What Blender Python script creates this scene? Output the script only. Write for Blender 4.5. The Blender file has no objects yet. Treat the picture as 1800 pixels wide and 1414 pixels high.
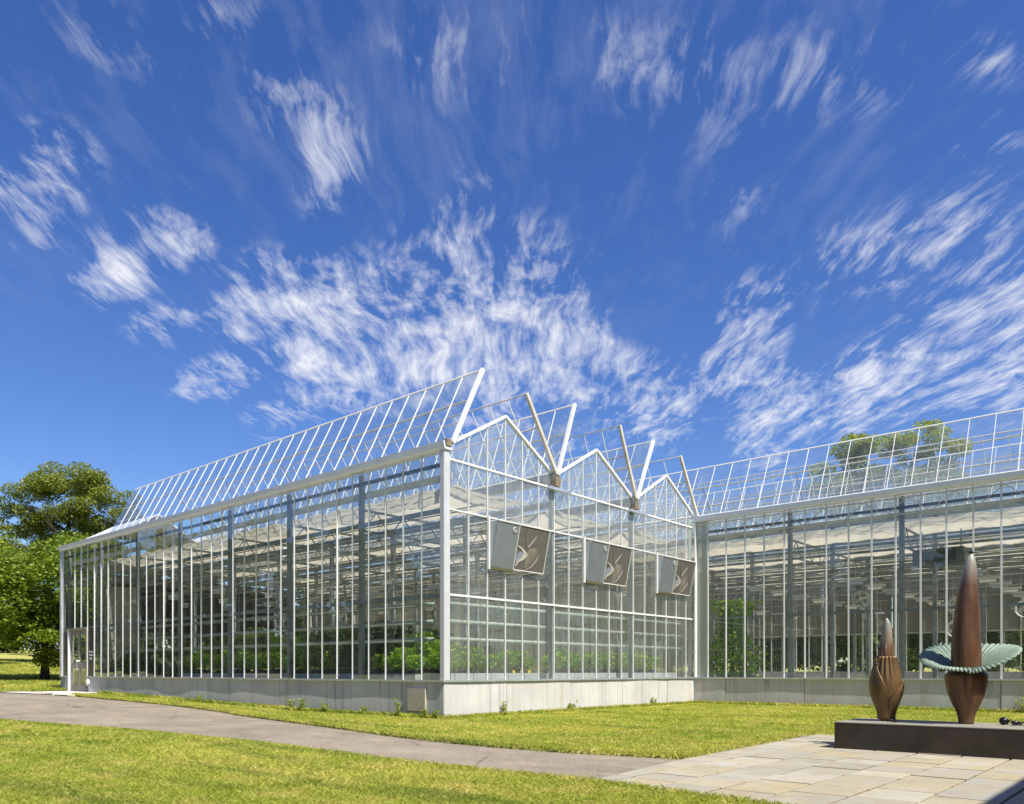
import bpy, math, random
import numpy as np
from mathutils import Vector, Matrix, Euler
rng = np.random.default_rng(7); random.seed(7)
R = math.radians; PI = math.pi
S = bpy.context.scene; COL = S.collection

# ------------------------------------------------------------------ camera
CAM = Vector((12.06, -11.64, 1.038)); YAW = R(41.07); F = 1383.0
cd = bpy.data.cameras.new('camera'); cam = bpy.data.objects.new('camera', cd); COL.objects.link(cam)
cam.location = CAM; cam.rotation_euler = (PI/2, 0, YAW)
cd.sensor_width = 36; cd.lens = F/1800*36; cd.shift_y = (1180-707)/1800; cd.clip_end = 3000; cd.clip_start = .1
S.camera = cam
S.cycles.transparent_max_bounces = 64; S.cycles.max_bounces = 10; S.cycles.use_denoising = True
S.cycles.diffuse_bounces = 4; S.cycles.glossy_bounces = 4; S.cycles.transmission_bounces = 4
S.cycles.sample_clamp_indirect = 6
S.view_settings.view_transform = 'Standard'; S.view_settings.look = 'None'
S.view_settings.exposure = 0.92; S.view_settings.gamma = 1; S.view_settings.use_curve_mapping = False

# ------------------------------------------------------------------ sun
SUN = Vector((0.548, -0.085, 0.835)).normalized()
ld = bpy.data.lights.new('sun', 'SUN'); ld.energy = 4.6; ld.angle = R(.5); ld.color = (1, .94, .83)
sun = bpy.data.objects.new('sun', ld); COL.objects.link(sun); sun.location = (40, -5, 60)
sun.rotation_euler = (-SUN).to_track_quat('-Z', 'Y').to_euler()

# ------------------------------------------------------------------ node helper
class NT:
    def __init__(s, tree): s.t = tree; s.n = tree.nodes; s.l = tree.links
    def add(s, typ, **kw):
        nd = s.n.new('ShaderNode'+typ)
        for k, v in kw.items():
            if k == 'inp':
                for a, b in v.items(): s.set(nd, a, b)
            else: setattr(nd, k, v)
        return nd
    def set(s, nd, key, val):
        sk = nd.inputs[key]
        if isinstance(val, bpy.types.NodeSocket): s.l.new(val, sk)
        elif isinstance(val, bpy.types.Node): s.l.new(val.outputs[0], sk)
        else:
            if sk.type == 'RGBA' and len(val) == 3: val = (*val, 1)
            sk.default_value = val
    def math(s, op, a, b=0.0, c=0.0, clamp=False):
        nd = s.add('Math', operation=op, use_clamp=clamp); s.set(nd, 0, a); s.set(nd, 1, b)
        if op in ('MULTIPLY_ADD', 'SMOOTH_MIN', 'WRAP', 'COMPARE'): s.set(nd, 2, c)
        return nd.outputs[0]
    def mr(s, v, a, b, c=0, d=1, smooth=False):
        nd = s.add('MapRange', interpolation_type='SMOOTHSTEP' if smooth else 'LINEAR')
        s.set(nd, 0, v); s.set(nd, 1, a); s.set(nd, 2, b); s.set(nd, 3, c); s.set(nd, 4, d); return nd.outputs[0]
    def mix(s, f, a, b, blend='MIX'):
        nd = s.add('Mix', data_type='RGBA', blend_type=blend); s.set(nd, 0, f); s.set(nd, 6, a); s.set(nd, 7, b); return nd.outputs[2]
    def noise(s, vec, scale, detail=4, rough=.55, dist=0.0, dims='3D'):
        nd = s.add('TexNoise', noise_dimensions=dims); 
        if vec is not None: s.set(nd, 'Vector', vec)
        s.set(nd, 'Scale', scale); s.set(nd, 'Detail', detail); s.set(nd, 'Roughness', rough); s.set(nd, 'Distortion', dist)
        return nd.outputs[0]
    def ramp(s, f, stops):
        nd = s.add('ValToRGB'); cr = nd.color_ramp
        while len(cr.elements) < len(stops): cr.elements.new(.5)
        for e, (p, c) in zip(cr.elements, stops): e.position = p; e.color = (*c, 1)
        s.set(nd, 0, f); return nd.outputs[0]
    def mapping(s, vec, loc=(0,0,0), rot=(0,0,0), sc=(1,1,1), typ='POINT'):
        nd = s.add('Mapping', vector_type=typ); s.set(nd, 0, vec); s.set(nd, 1, loc)
        if typ in ('POINT', 'TEXTURE') or True:
            nd.inputs['Rotation'].default_value = rot; nd.inputs['Scale'].default_value = sc
        return nd.outputs[0]

# ------------------------------------------------------------------ world: Nishita sky with cirrus
W = bpy.data.worlds.new('World'); S.world = W; W.use_nodes = True
w = NT(W.node_tree); w.n.clear()
sky = w.add('TexSky', sky_type='NISHITA', sun_disc=False, sun_elevation=math.asin(SUN.z),
            sun_rotation=math.atan2(SUN.x, SUN.y), altitude=250, air_density=1.0, dust_density=0.6, ozone_density=3.0)
hsv = w.add('HueSaturation', inp={'Hue': .5165, 'Saturation': 1.27, 'Value': .66, 'Color': sky.outputs[0]})
tc = w.add('TexCoord')
v = w.mapping(tc.outputs['Generated'], rot=(0, 0, -YAW))
sx = w.add('SeparateXYZ', inp={0: v}); rr, ff, uu = sx.outputs
fpos = w.math('MAXIMUM', ff, .12)
a_ = w.math('DIVIDE', rr, fpos); b_ = w.math('DIVIDE', uu, fpos)
ab = w.add('CombineXYZ', inp={0: a_, 1: b_}).outputs[0]
blobs = [ # pixel centre, radii, tilt, amount
 (840,560,260,240,0,1.0),(890,630,210,130,0,.8),(700,650,150,90,0,.7),(500,545,180,130,18,1.0),(590,560,120,150,0,.8),(430,540,90,60,0,.5),
 (250,440,150,95,-15,1.0),(190,490,80,65,0,.8),(310,400,90,100,0,.4),(75,300,130,120,20,.75),(520,160,130,120,35,.52),(590,290,90,130,20,.62),
 (740,100,170,150,0,.22),(565,670,95,90,0,.95),(640,690,60,60,0,.7),(380,665,100,50,-10,.8),(478,742,70,42,0,.85),(285,570,90,50,0,.72),
 (1110,690,140,95,25,.95),(1170,760,70,45,0,.75),(1000,600,80,140,0,.4),(1315,585,85,130,20,1.0),(1350,735,90,130,0,1.2),(1230,680,60,70,0,.5),
 (1530,690,200,90,-12,1.0),(1620,620,260,100,-28,.66),(1770,520,130,150,-20,.9),(1770,660,150,110,-20,.9),(1560,450,240,110,-15,.5),
 (1000,90,330,170,0,.26),(1270,140,260,130,0,.24),(200,60,170,110,20,.26),(390,20,120,80,0,.3),(1290,330,160,140,0,.2),
 (1740,300,120,120,0,.42),(1690,375,70,40,0,.5),(1500,120,200,140,0,.26),(1740,110,90,70,0,.35),(820,330,120,110,0,.2),(960,780,140,50,0,.5),(60,420,110,50,0,.25)]
acc = None
for (cx, cy, rx, ry, tl, am) in blobs:
    m = w.mapping(ab, loc=((cx-900)/F, (1180-cy)/F, 0), rot=(0, 0, R(-tl)), sc=(rx/F, ry/F, 1), typ='TEXTURE')
    g = w.add('TexGradient', gradient_type='SPHERICAL', inp={0: m}).outputs[1]
    acc = w.math('MULTIPLY', g, am) if acc is None else w.math('MULTIPLY_ADD', g, am, acc)
front = w.mr(ff, .12, .3, smooth=True); bq = uu
pl = w.add('CombineXYZ', inp={0: w.math('DIVIDE', rr, w.math('MAXIMUM', uu, .06)), 1: w.math('DIVIDE', ff, w.math('MAXIMUM', uu, .06))}).outputs[0]
gen = w.mr(w.noise(pl, .55, 3), .42, .72, 0, .8)
mixm = w.add('Mix', data_type='FLOAT'); w.set(mixm, 0, front); w.set(mixm, 2, gen); w.set(mixm, 3, acc); mask = mixm.outputs[0]
warp = w.add('TexNoise', inp={'Vector': pl, 'Scale': 1.3, 'Detail': 3})
wv = w.add('VectorMath', operation='MULTIPLY_ADD'); w.set(wv, 0, warp.outputs[1]); wv.inputs[1].default_value = (.26, .5, 0); w.set(wv, 2, pl)
warp2 = w.add('TexNoise', inp={'Vector': wv.outputs[0], 'Scale': 7.0, 'Detail': 3})
wv2 = w.add('VectorMath', operation='MULTIPLY_ADD'); w.set(wv2, 0, warp2.outputs[1]); wv2.inputs[1].default_value = (.018, .05, 0); w.set(wv2, 2, wv.outputs[0])
n1 = w.noise(w.mapping(wv2.outputs[0], sc=(15, 3.6, 1)), 1.0, 9, .64, .12)
n2 = w.noise(w.mapping(wv2.outputs[0], rot=(0, 0, .35), sc=(42, 9.0, 1)), 1.0, 8, .64, .25)
n3 = w.noise(w.mapping(wv2.outputs[0], sc=(1, .7, 1)), 6.6, 7, .60, .25)
nn = w.math('ADD', w.math('ADD', w.math('MULTIPLY', n1, .42), w.math('MULTIPLY', n2, .24)), w.math('MULTIPLY', n3, .34))
nn = w.math('MULTIPLY_ADD', nn, 3.6, -1.33)
mk = w.math('MINIMUM', mask, 1.15)
dens = w.mr(w.math('MULTIPLY_ADD', mk, .36, nn), .52, 1.22, 0, 1)
dens = w.math('POWER', dens, 1.15)
dens = w.math('MULTIPLY', dens, w.mr(mask, .0, .30, 0, 1))
veil = w.math('MULTIPLY', w.mr(w.math('MULTIPLY_ADD', n1, .5, w.math('MULTIPLY', w.noise(wv.outputs[0], 1.1, 4), .5)), .47, .68, 0, .15), w.mr(bq, .30, .62))
dens = w.math('MAXIMUM', dens, veil)
dens = w.math('MULTIPLY', dens, w.mr(uu, .02, .12))
cl = w.math('MULTIPLY', dens, .93, clamp=True)
wc = w.mix(cl, hsv.outputs[0], (3.9, 3.95, 4.25))
bg = w.add('Background', inp={0: wc, 1: .125})
w.l.new(bg.outputs[0], w.add('OutputWorld').inputs[0])

# ------------------------------------------------------------------ materials
MATS = {}
def principled(name, base=(.5,.5,.5), rough=.5, metal=0.0, spec=.5):
    m = bpy.data.materials.new(name); m.use_nodes = True; t = NT(m.node_tree)
    p = t.n['Principled BSDF']; t.set(p, 'Base Color', base); t.set(p, 'Roughness', rough); t.set(p, 'Metallic', metal); t.set(p, 'Specular IOR Level', spec)
    MATS[name] = m; return m, t, p
def pos(t): return t.add('NewGeometry').outputs['Position']
def bump(t, p, h, strength=.3, dist=.01):
    b = t.add('Bump', inp={'Strength': strength, 'Distance': dist, 'Height': h}); t.set(p, 'Normal', b.outputs[0])
def simple(name, c, rough=.5, metal=0.0, var=.12, scale=3.0, spec=.5):
    m, t, p = principled(name, c, rough, metal, spec)
    n = t.noise(pos(t), scale, 5, .6)
    lo = tuple(x*(1-var*1.6) for x in c); hi = tuple(min(1, x*(1+var)) for x in c)
    t.set(p, 'Base Color', t.mix(t.mr(n, .3, .7), lo, hi)); t.set(p, 'Roughness', t.mr(n, .3, .7, rough*.85, min(1, rough*1.2)))
    return m
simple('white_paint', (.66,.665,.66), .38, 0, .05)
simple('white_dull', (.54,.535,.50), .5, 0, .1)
simple('aluminium', (.60,.62,.65), .38, .75, .08)
simple('galvanised', (.24,.265,.28), .5, .35, .18, 6)
simple('dark_steel', (.085,.095,.10), .5, .2, .2)
simple('pipe_paint', (.30,.335,.30), .45, 0, .08)
simple('beige_metal', (.50,.47,.41), .5, 0, .1)
simple('hinge_bronze', (.22,.18,.12), .6, .2, .2, 20)
simple('gutter_grey', (.68,.71,.86), .42, .15, .05)
simple('black_plastic', (.014,.014,.015), .4, 0, .2)
simple('bench_grey', (.48,.50,.51), .5, 0, .08)
simple('yellow_plastic', (.75,.52,.02), .5)
simple('dark_brown_wall', (.022,.016,.013), .6, 0, .3)
simple('fascia', (.44,.38,.33), .6, 0, .1)
simple('vestibule_beige', (.34,.32,.27), .7, 0, .1)
simple('spandrel', (.035,.034,.036), .25, 0, .2)
simple('heater_white', (.75,.75,.72), .45, 0, .05)
simple('black_bronze', (.012,.012,.016), .32, .3, .2, 30)
simple('soil', (.085,.06,.035), .95, 0, .4, 14)
simple('house_floor', (.24,.235,.22), .85, 0, .2, 2)
simple('joint_sand', (.115,.088,.040), .95, 0, .5, 16); simple('post_metal', (.50,.51,.53), .42, .1, .06); simple('joint_filler', (.055,.05,.045), .9); simple('door_metal', (.27,.245,.22), .45, .2, .08); simple('olive_metal', (.085,.08,.03), .6, 0, .1)
simple('lettering', (.8,.8,.78), .6)
simple('landing_concrete', (.52,.50,.46), .9, 0, .1)

def glass(name, tint, ref=1.0, haze=(.012,.07)):
    m = bpy.data.materials.new(name); m.use_nodes = True; t = NT(m.node_tree); t.n.clear()
    fr = t.add('Fresnel', inp={0: t.mr(t.add('NewGeometry').outputs['Backfacing'], 0, 1, 1.5, 1/1.5)})
    tr = t.add('BsdfTransparent', inp={0: tint}); gl = t.add('BsdfAnisotropic' if False else 'BsdfGlossy', inp={0: (.96,.98,1), 1: .0})
    nz = t.noise(pos(t), 1.3, 3)
    b = t.add('Bump', inp={'Strength': .05, 'Distance': .02, 'Height': nz}); t.set(gl, 'Normal', b.outputs[0])
    df0 = t.add('BsdfDiffuse', inp={0: (.74,.78,.76)}); df1 = t.add('BsdfTranslucent', inp={0: (.70,.76,.72)}); df = t.add('MixShader', inp={0: .5, 1: df0, 2: df1})
    mx = t.add('MixShader', inp={0: t.math('MULTIPLY', fr.outputs[0], ref, clamp=True), 1: tr, 2: gl})
    dirt_sheen = t.mr(t.noise(t.mapping(pos(t), sc=(3, 3, .5)), 1, 5, .6), .35, .75, *haze)  # diffuse share holds dirt and also the pale sheen of the panes
    mx2 = t.add('MixShader', inp={0: dirt_sheen, 1: mx, 2: df})
    t.l.new(mx2.outputs[0], t.add('OutputMaterial').inputs[0]); MATS[name] = m
glass('glass', (.93,.955,.94), 1.15); glass('front_glass', (.945,.965,.955), 1.0, (.03,.10)); glass('frosted', (.80,.84,.74), .6, (.5,.65)); glass('gable_glass', (.955,.97,.965), 1.0, (.07,.19)); glass('roof_glass', (.955,.975,.985), 1.0, (.02,.075))

# thermal screen: woven sheet, lets light through
m = bpy.data.materials.new('screen_cloth'); m.use_nodes = True; t = NT(m.node_tree); t.n.clear()
c = t.mix(t.mr(t.noise(pos(t), 1.5, 5), .3, .7), (.60,.53,.42), (.72,.65,.54))
d = t.add('BsdfDiffuse', inp={0: c}); tl = t.add('BsdfTranslucent', inp={0: c})
mx = t.add('MixShader', inp={0: .5, 1: d, 2: tl}); t.l.new(mx.outputs[0], t.add('OutputMaterial').inputs[0]); MATS['screen_cloth'] = m

# concrete with streaks, bug holes, formwork shade
def concrete(name, base):
    m, t, p = principled(name, base, .88)
    P = pos(t)
    big = t.noise(P, .9, 5, .6); fine = t.noise(P, 45, 3)
    st = t.noise(t.mapping(P, sc=(7, 7, .22)), 1, 4, .55, .3)
    dark = tuple(x*.62 for x in base); lite = tuple(min(1, x*1.12) for x in base)
    c = t.mix(t.mr(big, .3, .72), tuple(x*.86 for x in base), lite)
    c = t.mix(t.math('MULTIPLY', t.mr(st, .54, .72), .42), c, dark)
    st2 = t.noise(t.mapping(P, sc=(2.3, 2.3, .05)), 1, 3, .5)
    c = t.mix(t.math('MULTIPLY', t.mr(st2, .60, .64), .35), c, (base[0]*.8, base[1]*.68, base[2]*.5))
    sp = t.add('SeparateXYZ', inp={0: P}).outputs[2]
    drip = t.math('MULTIPLY', t.mr(sp, .25, .85, 0, 1), t.mr(t.noise(t.mapping(P, sc=(4.5, 4.5, .15)), 1, 3), .60, .70))
    c = t.mix(t.math('MULTIPLY', drip, .62), c, tuple(x*.33 for x in base))
    vo = t.add('TexVoronoi', inp={'Vector': P, 'Scale': 6.5, 'Randomness': 1}); hole = t.mr(vo.outputs[0], .05, .075, 1, 0)
    c = t.mix(t.math('MULTIPLY', hole, .8), c, tuple(x*.3 for x in base))
    seam = t.noise(t.mapping(P, sc=(1.7,1.7,.001)), 1, 1); c = t.mix(t.math('MULTIPLY', t.mr(t.math('ABSOLUTE', t.math('SUBTRACT', seam, .5)), .0, .006, 1, 0), .45), c, tuple(x*.45 for x in base)); t.set(p, 'Base Color', c); bump(t, p, t.math('SUBTRACT', t.math('ADD', fine, t.math('MULTIPLY', big, 2)), t.math('MULTIPLY', hole, 3)), .25, .004)
concrete('concrete', (.47,.465,.452))

# asphalt path
m, t, p = principled('asphalt', (.2,.19,.17), .92); P = pos(t)
c = t.mix(t.mr(t.noise(P, .55, 5, .6), .35, .65), (.165,.138,.105), (.245,.208,.160))
c = t.mix(t.math('MULTIPLY', t.mr(t.noise(t.mapping(P, rot=(0,0,.15), sc=(.8,2.2,1)), 1.3, 6, .65), .52, .72), .6), c, (.36,.29,.185))
c = t.mix(t.mr(t.noise(P, 24, 3), .52, .70, 0, .7), c, (.27,.235,.185)); c = t.mix(t.mr(t.noise(P, 28, 3), .55, .70, 0, .75), c, (.05,.042,.036))
vo = t.add('TexVoronoi', feature='DISTANCE_TO_EDGE', inp={'Vector': t.mapping(P, rot=(0,0,.3)), 'Scale': .42}); wob = t.math('ADD', vo.outputs[0], t.math('MULTIPLY', t.math('SUBTRACT', t.noise(P, 5, 4), .5), .05))
c = t.mix(t.math('MULTIPLY', t.mr(t.math('ABSOLUTE', wob), .0, .010, 1, 0), t.mr(t.noise(P, .7, 2), .42, .55, 0, .7)), c, (.05,.04,.032))
c = t.mix(t.mr(t.noise(t.mapping(P, loc=(4,4,0)), 1.0, 6, .7), .55, .75, 0, .5), c, (.105,.088,.07))
t.set(p, 'Base Color', c); bump(t, p, t.noise(P, 40, 3), .5, .006)

# paving stone, each slab its own tone
m, t, p = principled('flagstone', (.4,.36,.3), .8); P = pos(t); oi = t.add('ObjectInfo').outputs['Random']
c = t.ramp(oi, [(0,(.27,.258,.21)),(.2,(.315,.28,.19)),(.38,(.275,.27,.235)),(.55,(.32,.272,.165)),(.7,(.35,.338,.28)),(.85,(.25,.234,.18)),(1,(.37,.348,.27))])
n = t.noise(t.mapping(P, sc=(2.2,1.2,1)), 1.2, 6, .62, .5)
c = t.mix(t.mr(n, .45, .72, 0, .55), c, (.35,.26,.125)); c = t.mix(t.mr(t.noise(t.mapping(P, loc=(5,2,0)), 2.1, 6, .65), .52, .75, 0, .6), c, (.38,.37,.345))
c = t.mix(t.mr(t.noise(P, 60, 3), .3, .8, 0, .22), c, (.2,.17,.13))
c = t.mix(t.mr(t.noise(t.mapping(P, loc=(3,9,1)), 3.4, 7, .7), .50, .72, 0, .55), c, (.19,.165,.125)); c = t.mix(t.mr(t.noise(t.mapping(P, sc=(9,2.2,1)), 1.6, 6, .7), .55, .70, 0, .35), c, (.22,.18,.12))
t.set(p, 'Base Color', c); bump(t, p, t.math('ADD', t.noise(P, 14, 6, .65), t.noise(P, 3, 4)), .5, .010)

# lawn soil and blades
def grass_colour(t, P):
    a = t.noise(P, .38, 5, .6); b = t.noise(P, 1.7, 5, .65); cc = t.noise(t.mapping(P, rot=(0,0,-.7), sc=(.25,1.5,1)), 1.2, 4)
    c = t.mix(t.mr(a, .35, .65), (.275,.335,.042), (.46,.455,.10))
    c = t.mix(t.mr(b, .48, .70, 0, .8), c, (.56,.48,.18)); c = t.mix(t.mr(cc, .52, .68, 0, .6), c, (.12,.19,.025))
    return c
m, t, p = principled('lawn_soil', (.1,.12,.03), .95); P = pos(t)
c = t.mix(t.mr(t.noise(P, 22, 4, .7), .35, .65), (.15,.15,.03), (.34,.29,.09)); t.set(p, 'Base Color', t.mix(.55, c, grass_colour(t, P))); bump(t, p, t.noise(P, 55, 3), .8, .03)
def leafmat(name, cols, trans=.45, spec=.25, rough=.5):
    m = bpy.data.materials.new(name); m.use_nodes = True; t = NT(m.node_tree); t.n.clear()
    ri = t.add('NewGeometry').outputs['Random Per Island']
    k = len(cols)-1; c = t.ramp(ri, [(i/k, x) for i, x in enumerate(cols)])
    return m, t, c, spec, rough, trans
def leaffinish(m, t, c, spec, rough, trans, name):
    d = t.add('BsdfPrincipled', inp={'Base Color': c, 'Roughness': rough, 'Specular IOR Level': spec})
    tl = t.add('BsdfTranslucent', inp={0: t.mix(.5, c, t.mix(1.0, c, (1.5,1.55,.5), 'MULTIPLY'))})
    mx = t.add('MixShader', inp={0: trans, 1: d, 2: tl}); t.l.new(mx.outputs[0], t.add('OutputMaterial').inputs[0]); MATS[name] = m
a = leafmat('grass_blade', [(.62,.66,.6),(.95,.97,.9),(1.35,1.28,1.35)]); m, t, c = a[:3]; P = pos(t)
c = t.mix(1.0, grass_colour(t, P), c, 'MULTIPLY'); leaffinish(m, t, c, .2, .55, .4, 'grass_blade')
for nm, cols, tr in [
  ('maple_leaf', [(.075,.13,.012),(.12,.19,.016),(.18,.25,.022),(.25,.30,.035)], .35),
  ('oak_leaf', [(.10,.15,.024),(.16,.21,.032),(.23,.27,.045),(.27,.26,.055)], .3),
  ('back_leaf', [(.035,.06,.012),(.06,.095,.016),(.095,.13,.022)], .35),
  ('gold_leaf', [(.16,.22,.02),(.25,.30,.028),(.34,.34,.045)], .4),
  ('plant_leaf', [(.12,.24,.020),(.20,.37,.03),(.31,.48,.05),(.42,.50,.055)], .45),
  ('plant_leaf_dark', [(.025,.055,.012),(.045,.085,.016),(.075,.125,.022)], .35),
  ('weed_leaf', [(.18,.26,.025),(.28,.36,.04),(.38,.36,.08)], .4)]:
    a = leafmat(nm, cols, tr); leaffinish(*a[:3], .3, .45, tr, nm)
m, t, p = principled('bark', (.06,.045,.033), .9); P = pos(t); n = t.noise(t.mapping(P, sc=(6,6,1.2)), 2, 6, .65)
t.set(p, 'Base Color', t.mix(t.mr(n, .3, .7), (.028,.021,.016), (.095,.075,.058))); bump(t, p, n, .9, .04)

# bronze patinas
def bronze(name, top_z, pale_from, lo, hi):
    m, t, p = principled(name, lo, .42, .35, .5)
    tcn = t.add('TexCoord').outputs['Object']; z = t.add('SeparateXYZ', inp={0: tcn}).outputs[2]
    n = t.noise(t.mapping(tcn, sc=(9,9,1.1)), 1, 6, .65, .4); n2 = t.noise(tcn, 5, 5, .6)
    c = t.mix(t.mr(n, .32, .7), lo, hi)
    c = t.mix(t.mr(n2, .55, .75, 0, .5), c, (.05,.045,.035))
    pt = t.mr(t.math('ADD', z, t.math('MULTIPLY', t.math('SUBTRACT', n, .5), top_z*.22)), pale_from, top_z, 0, .95)
    c = t.mix(pt, c, (.27,.285,.255))
    dr = t.math('MULTIPLY', t.mr(t.noise(t.mapping(tcn, sc=(30,30,.9)), 1, 4), .63, .70), t.mr(z, pale_from*.45, pale_from, 0, .7))
    c = t.mix(dr, c, (.40,.36,.31))
    t.set(p, 'Base Color', c); t.set(p, 'Roughness', t.mr(n2, .3, .7, .32, .55)); t.set(p, 'Metallic', t.mr(pt, 0, .6, .4, 0)); bump(t, p, n, .18, .006)
bronze('bronze_tall', 2.22, 1.78, (.085,.046,.027), (.19,.085,.042))
bronze('bronze_body', 3.0, 2.6, (.075,.042,.024), (.165,.082,.042))
bronze('bronze_bud', 1.42, .98, (.10,.054,.026), (.19,.098,.044))
bronze('bronze_spathe', 4.0, 3.0, (.085,.052,.022), (.18,.105,.042))
m, t, p = principled('verdigris', (.2,.38,.3), .6, 0); tcn = t.add('TexCoord').outputs['Object']
n = t.noise(t.mapping(tcn, sc=(6,6,6)), 1, 6, .65)
t.set(p, 'Base Color', t.mix(t.mr(n, .3, .7), (.10,.155,.12), (.20,.265,.205))); bump(t, p, n, .2, .006)
m, t, p = principled('plinth_bronze', (.05,.04,.03), .42, .2); P = pos(t)
n = t.noise(P, 3.2, 7, .65); c = t.mix(t.mr(n, .3, .7), (.030,.024,.019), (.066,.046,.034)); c = t.mix(t.mr(t.noise(P, 1.2, 4), .5, .7, 0, .6), c, (.042,.042,.036))
vo = t.add('TexVoronoi', inp={'Vector': t.mapping(P, sc=(9,9,9)), 'Scale': 1.0}); sp = t.math('MULTIPLY', t.mr(vo.outputs[0], .03, .06, 1, 0), t.mr(t.noise(P, 2.3, 3), .5, .6))
c = t.mix(sp, c, (.35,.33,.29)); t.set(p, 'Base Color', c); t.set(p, 'Roughness', t.mr(n, .3, .7, .32, .6)); bump(t, p, n, .2, .01)
m, t, p = principled('plinth_sunlit_top', (.2,.19,.16), .55, 0); P = pos(t); n = t.noise(P, 2.6, 7, .65)
t.set(p, 'Base Color', t.mix(t.mr(n, .3, .7), (.19,.20,.17), (.27,.235,.185)))  # top face toned lighter, the sun on it put into the colour
# ventilation hood skins
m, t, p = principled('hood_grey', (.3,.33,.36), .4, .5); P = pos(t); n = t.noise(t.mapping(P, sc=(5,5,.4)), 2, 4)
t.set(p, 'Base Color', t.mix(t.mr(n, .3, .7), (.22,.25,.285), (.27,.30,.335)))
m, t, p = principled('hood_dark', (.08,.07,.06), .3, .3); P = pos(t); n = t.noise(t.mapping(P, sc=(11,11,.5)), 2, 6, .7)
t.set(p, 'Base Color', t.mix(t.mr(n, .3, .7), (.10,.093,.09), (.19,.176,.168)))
simple('hood_cheek', (.40,.43,.46), .4, .3, .08); simple('hood_pale', (.47,.42,.385), .35, .2, .15); simple('hood_tan', (.215,.195,.16), .4, .2, .2); simple('hood_blue', (.27,.29,.36), .35, .2, .1)  # pale, tan and blue colour the painted reflection on the hoods
m, t, p = principled('plaque_stone', (.3,.28,.22), .8); P = pos(t); n = t.noise(P, 6, 6, .65)
t.set(p, 'Base Color', t.mix(t.mr(n, .3, .7), (.33,.30,.235), (.42,.385,.31))); bump(t, p, t.noise(t.mapping(P, sc=(1,1,2)), 30, 2), .35, .006)
# brick for the building whose shadow falls on the paving
m, t, p = principled('brick_red', (.25,.1,.06), .85); P = pos(t); n = t.noise(P, 8, 4); t.set(p, 'Base Color', t.mix(t.mr(n,.3,.7), (.22,.085,.05), (.32,.13,.08)))

ORD = 'first second third fourth fifth sixth seventh eighth ninth tenth eleventh twelfth thirteenth fourteenth fifteenth sixteenth seventeenth eighteenth'.split()
# ------------------------------------------------------------------ mesh helpers
BOX_F = [(0,3,2,1),(4,5,6,7),(0,1,5,4),(1,2,6,5),(2,3,7,6),(3,0,4,7)]
class MB:
    def __init__(s): s.v = []; s.f = []; s.mi = []; s.cur = 0; s.sm = False
    def quad(s, pts): b = len(s.v); s.v += [tuple(p) for p in pts]; s.f.append(tuple(range(b, b+len(pts)))); s.mi.append(s.cur)
    def hexa(s, p8):
        b = len(s.v); s.v += [tuple(p) for p in p8]
        for f in BOX_F: s.f.append(tuple(b+i for i in f)); s.mi.append(s.cur)
    def box(s, x0, x1, y0, y1, z0, z1):
        s.hexa([(x0,y0,z0),(x1,y0,z0),(x1,y1,z0),(x0,y1,z0),(x0,y0,z1),(x1,y0,z1),(x1,y1,z1),(x0,y1,z1)])
    def bar(s, p, q, wd, th, up=(0,0,1)):
        p, q = Vector(p), Vector(q); d = (q-p).normalized(); up = Vector(up)
        a = d.cross(up); a = a.normalized() if a.length > 1e-5 else Vector((1,0,0)); b = a.cross(d).normalized()
        a = a*wd/2; b = b*th/2
        s.hexa([p-a-b, p+a-b, p+a+b, p-a+b, q-a-b, q+a-b, q+a+b, q-a+b])
    def tube(s, pts, rad, n=8, cap=True):
        pts = [Vector(p) for p in pts]; rad = [rad]*len(pts) if not hasattr(rad, '__len__') else rad
        b0 = len(s.v)
        for i, p in enumerate(pts):
            d = (pts[min(i+1, len(pts)-1)]-pts[max(i-1, 0)]).normalized()
            u = d.cross(Vector((0,0,1))); u = u.normalized() if u.length > 1e-3 else Vector((1,0,0)); w_ = d.cross(u)
            for k in range(n):
                a = 2*PI*k/n; s.v.append(tuple(p+(u*math.cos(a)+w_*math.sin(a))*rad[i]))
        for i in range(len(pts)-1):
            for k in range(n):
                s.f.append((b0+i*n+k, b0+i*n+(k+1)%n, b0+(i+1)*n+(k+1)%n, b0+(i+1)*n+k)); s.mi.append(s.cur)
        if cap:
            s.f.append(tuple(b0+k for k in range(n))[::-1]); s.mi.append(s.cur)
            s.f.append(tuple(b0+(len(pts)-1)*n+k for k in range(n))); s.mi.append(s.cur)
    def ball(s, c, r, n=10, m_=7):
        b = len(s.v); r = (r, r, r) if not hasattr(r, '__len__') else r
        for i in range(m_+1):
            th = PI*i/m_
            for k in range(n):
                a = 2*PI*k/n; s.v.append((c[0]+r[0]*math.sin(th)*math.cos(a), c[1]+r[1]*math.sin(th)*math.sin(a), c[2]+r[2]*math.cos(th)))
        for i in range(m_):
            for k in range(n): s.f.append((b+i*n+k, b+(i+1)*n+k, b+(i+1)*n+(k+1)%n, b+i*n+(k+1)%n)); s.mi.append(s.cur)
    def mesh(s, name, mats, smooth=False):
        me = bpy.data.meshes.new(name); me.from_pydata(s.v, [], s.f)
        for x in ([mats] if isinstance(mats, str) else mats): me.materials.append(MATS[x])
        if any(s.mi): me.polygons.foreach_set('material_index', s.mi)
        if smooth: me.polygons.foreach_set('use_smooth', [True]*len(me.polygons))
        me.update(); return me
def ob(name, me, parent=None, loc=None, rot=None, kind=None, label=None, cat=None, group=None):
    o = bpy.data.objects.new(name, me); COL.objects.link(o)
    if parent is not None: o.parent = parent
    if loc is not None: o.location = loc
    if rot is not None: o.rotation_euler = rot
    if kind: o['kind'] = kind
    if label: o['label'] = label
    if cat: o['category'] = cat
    if group: o['group'] = group
    return o
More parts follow.
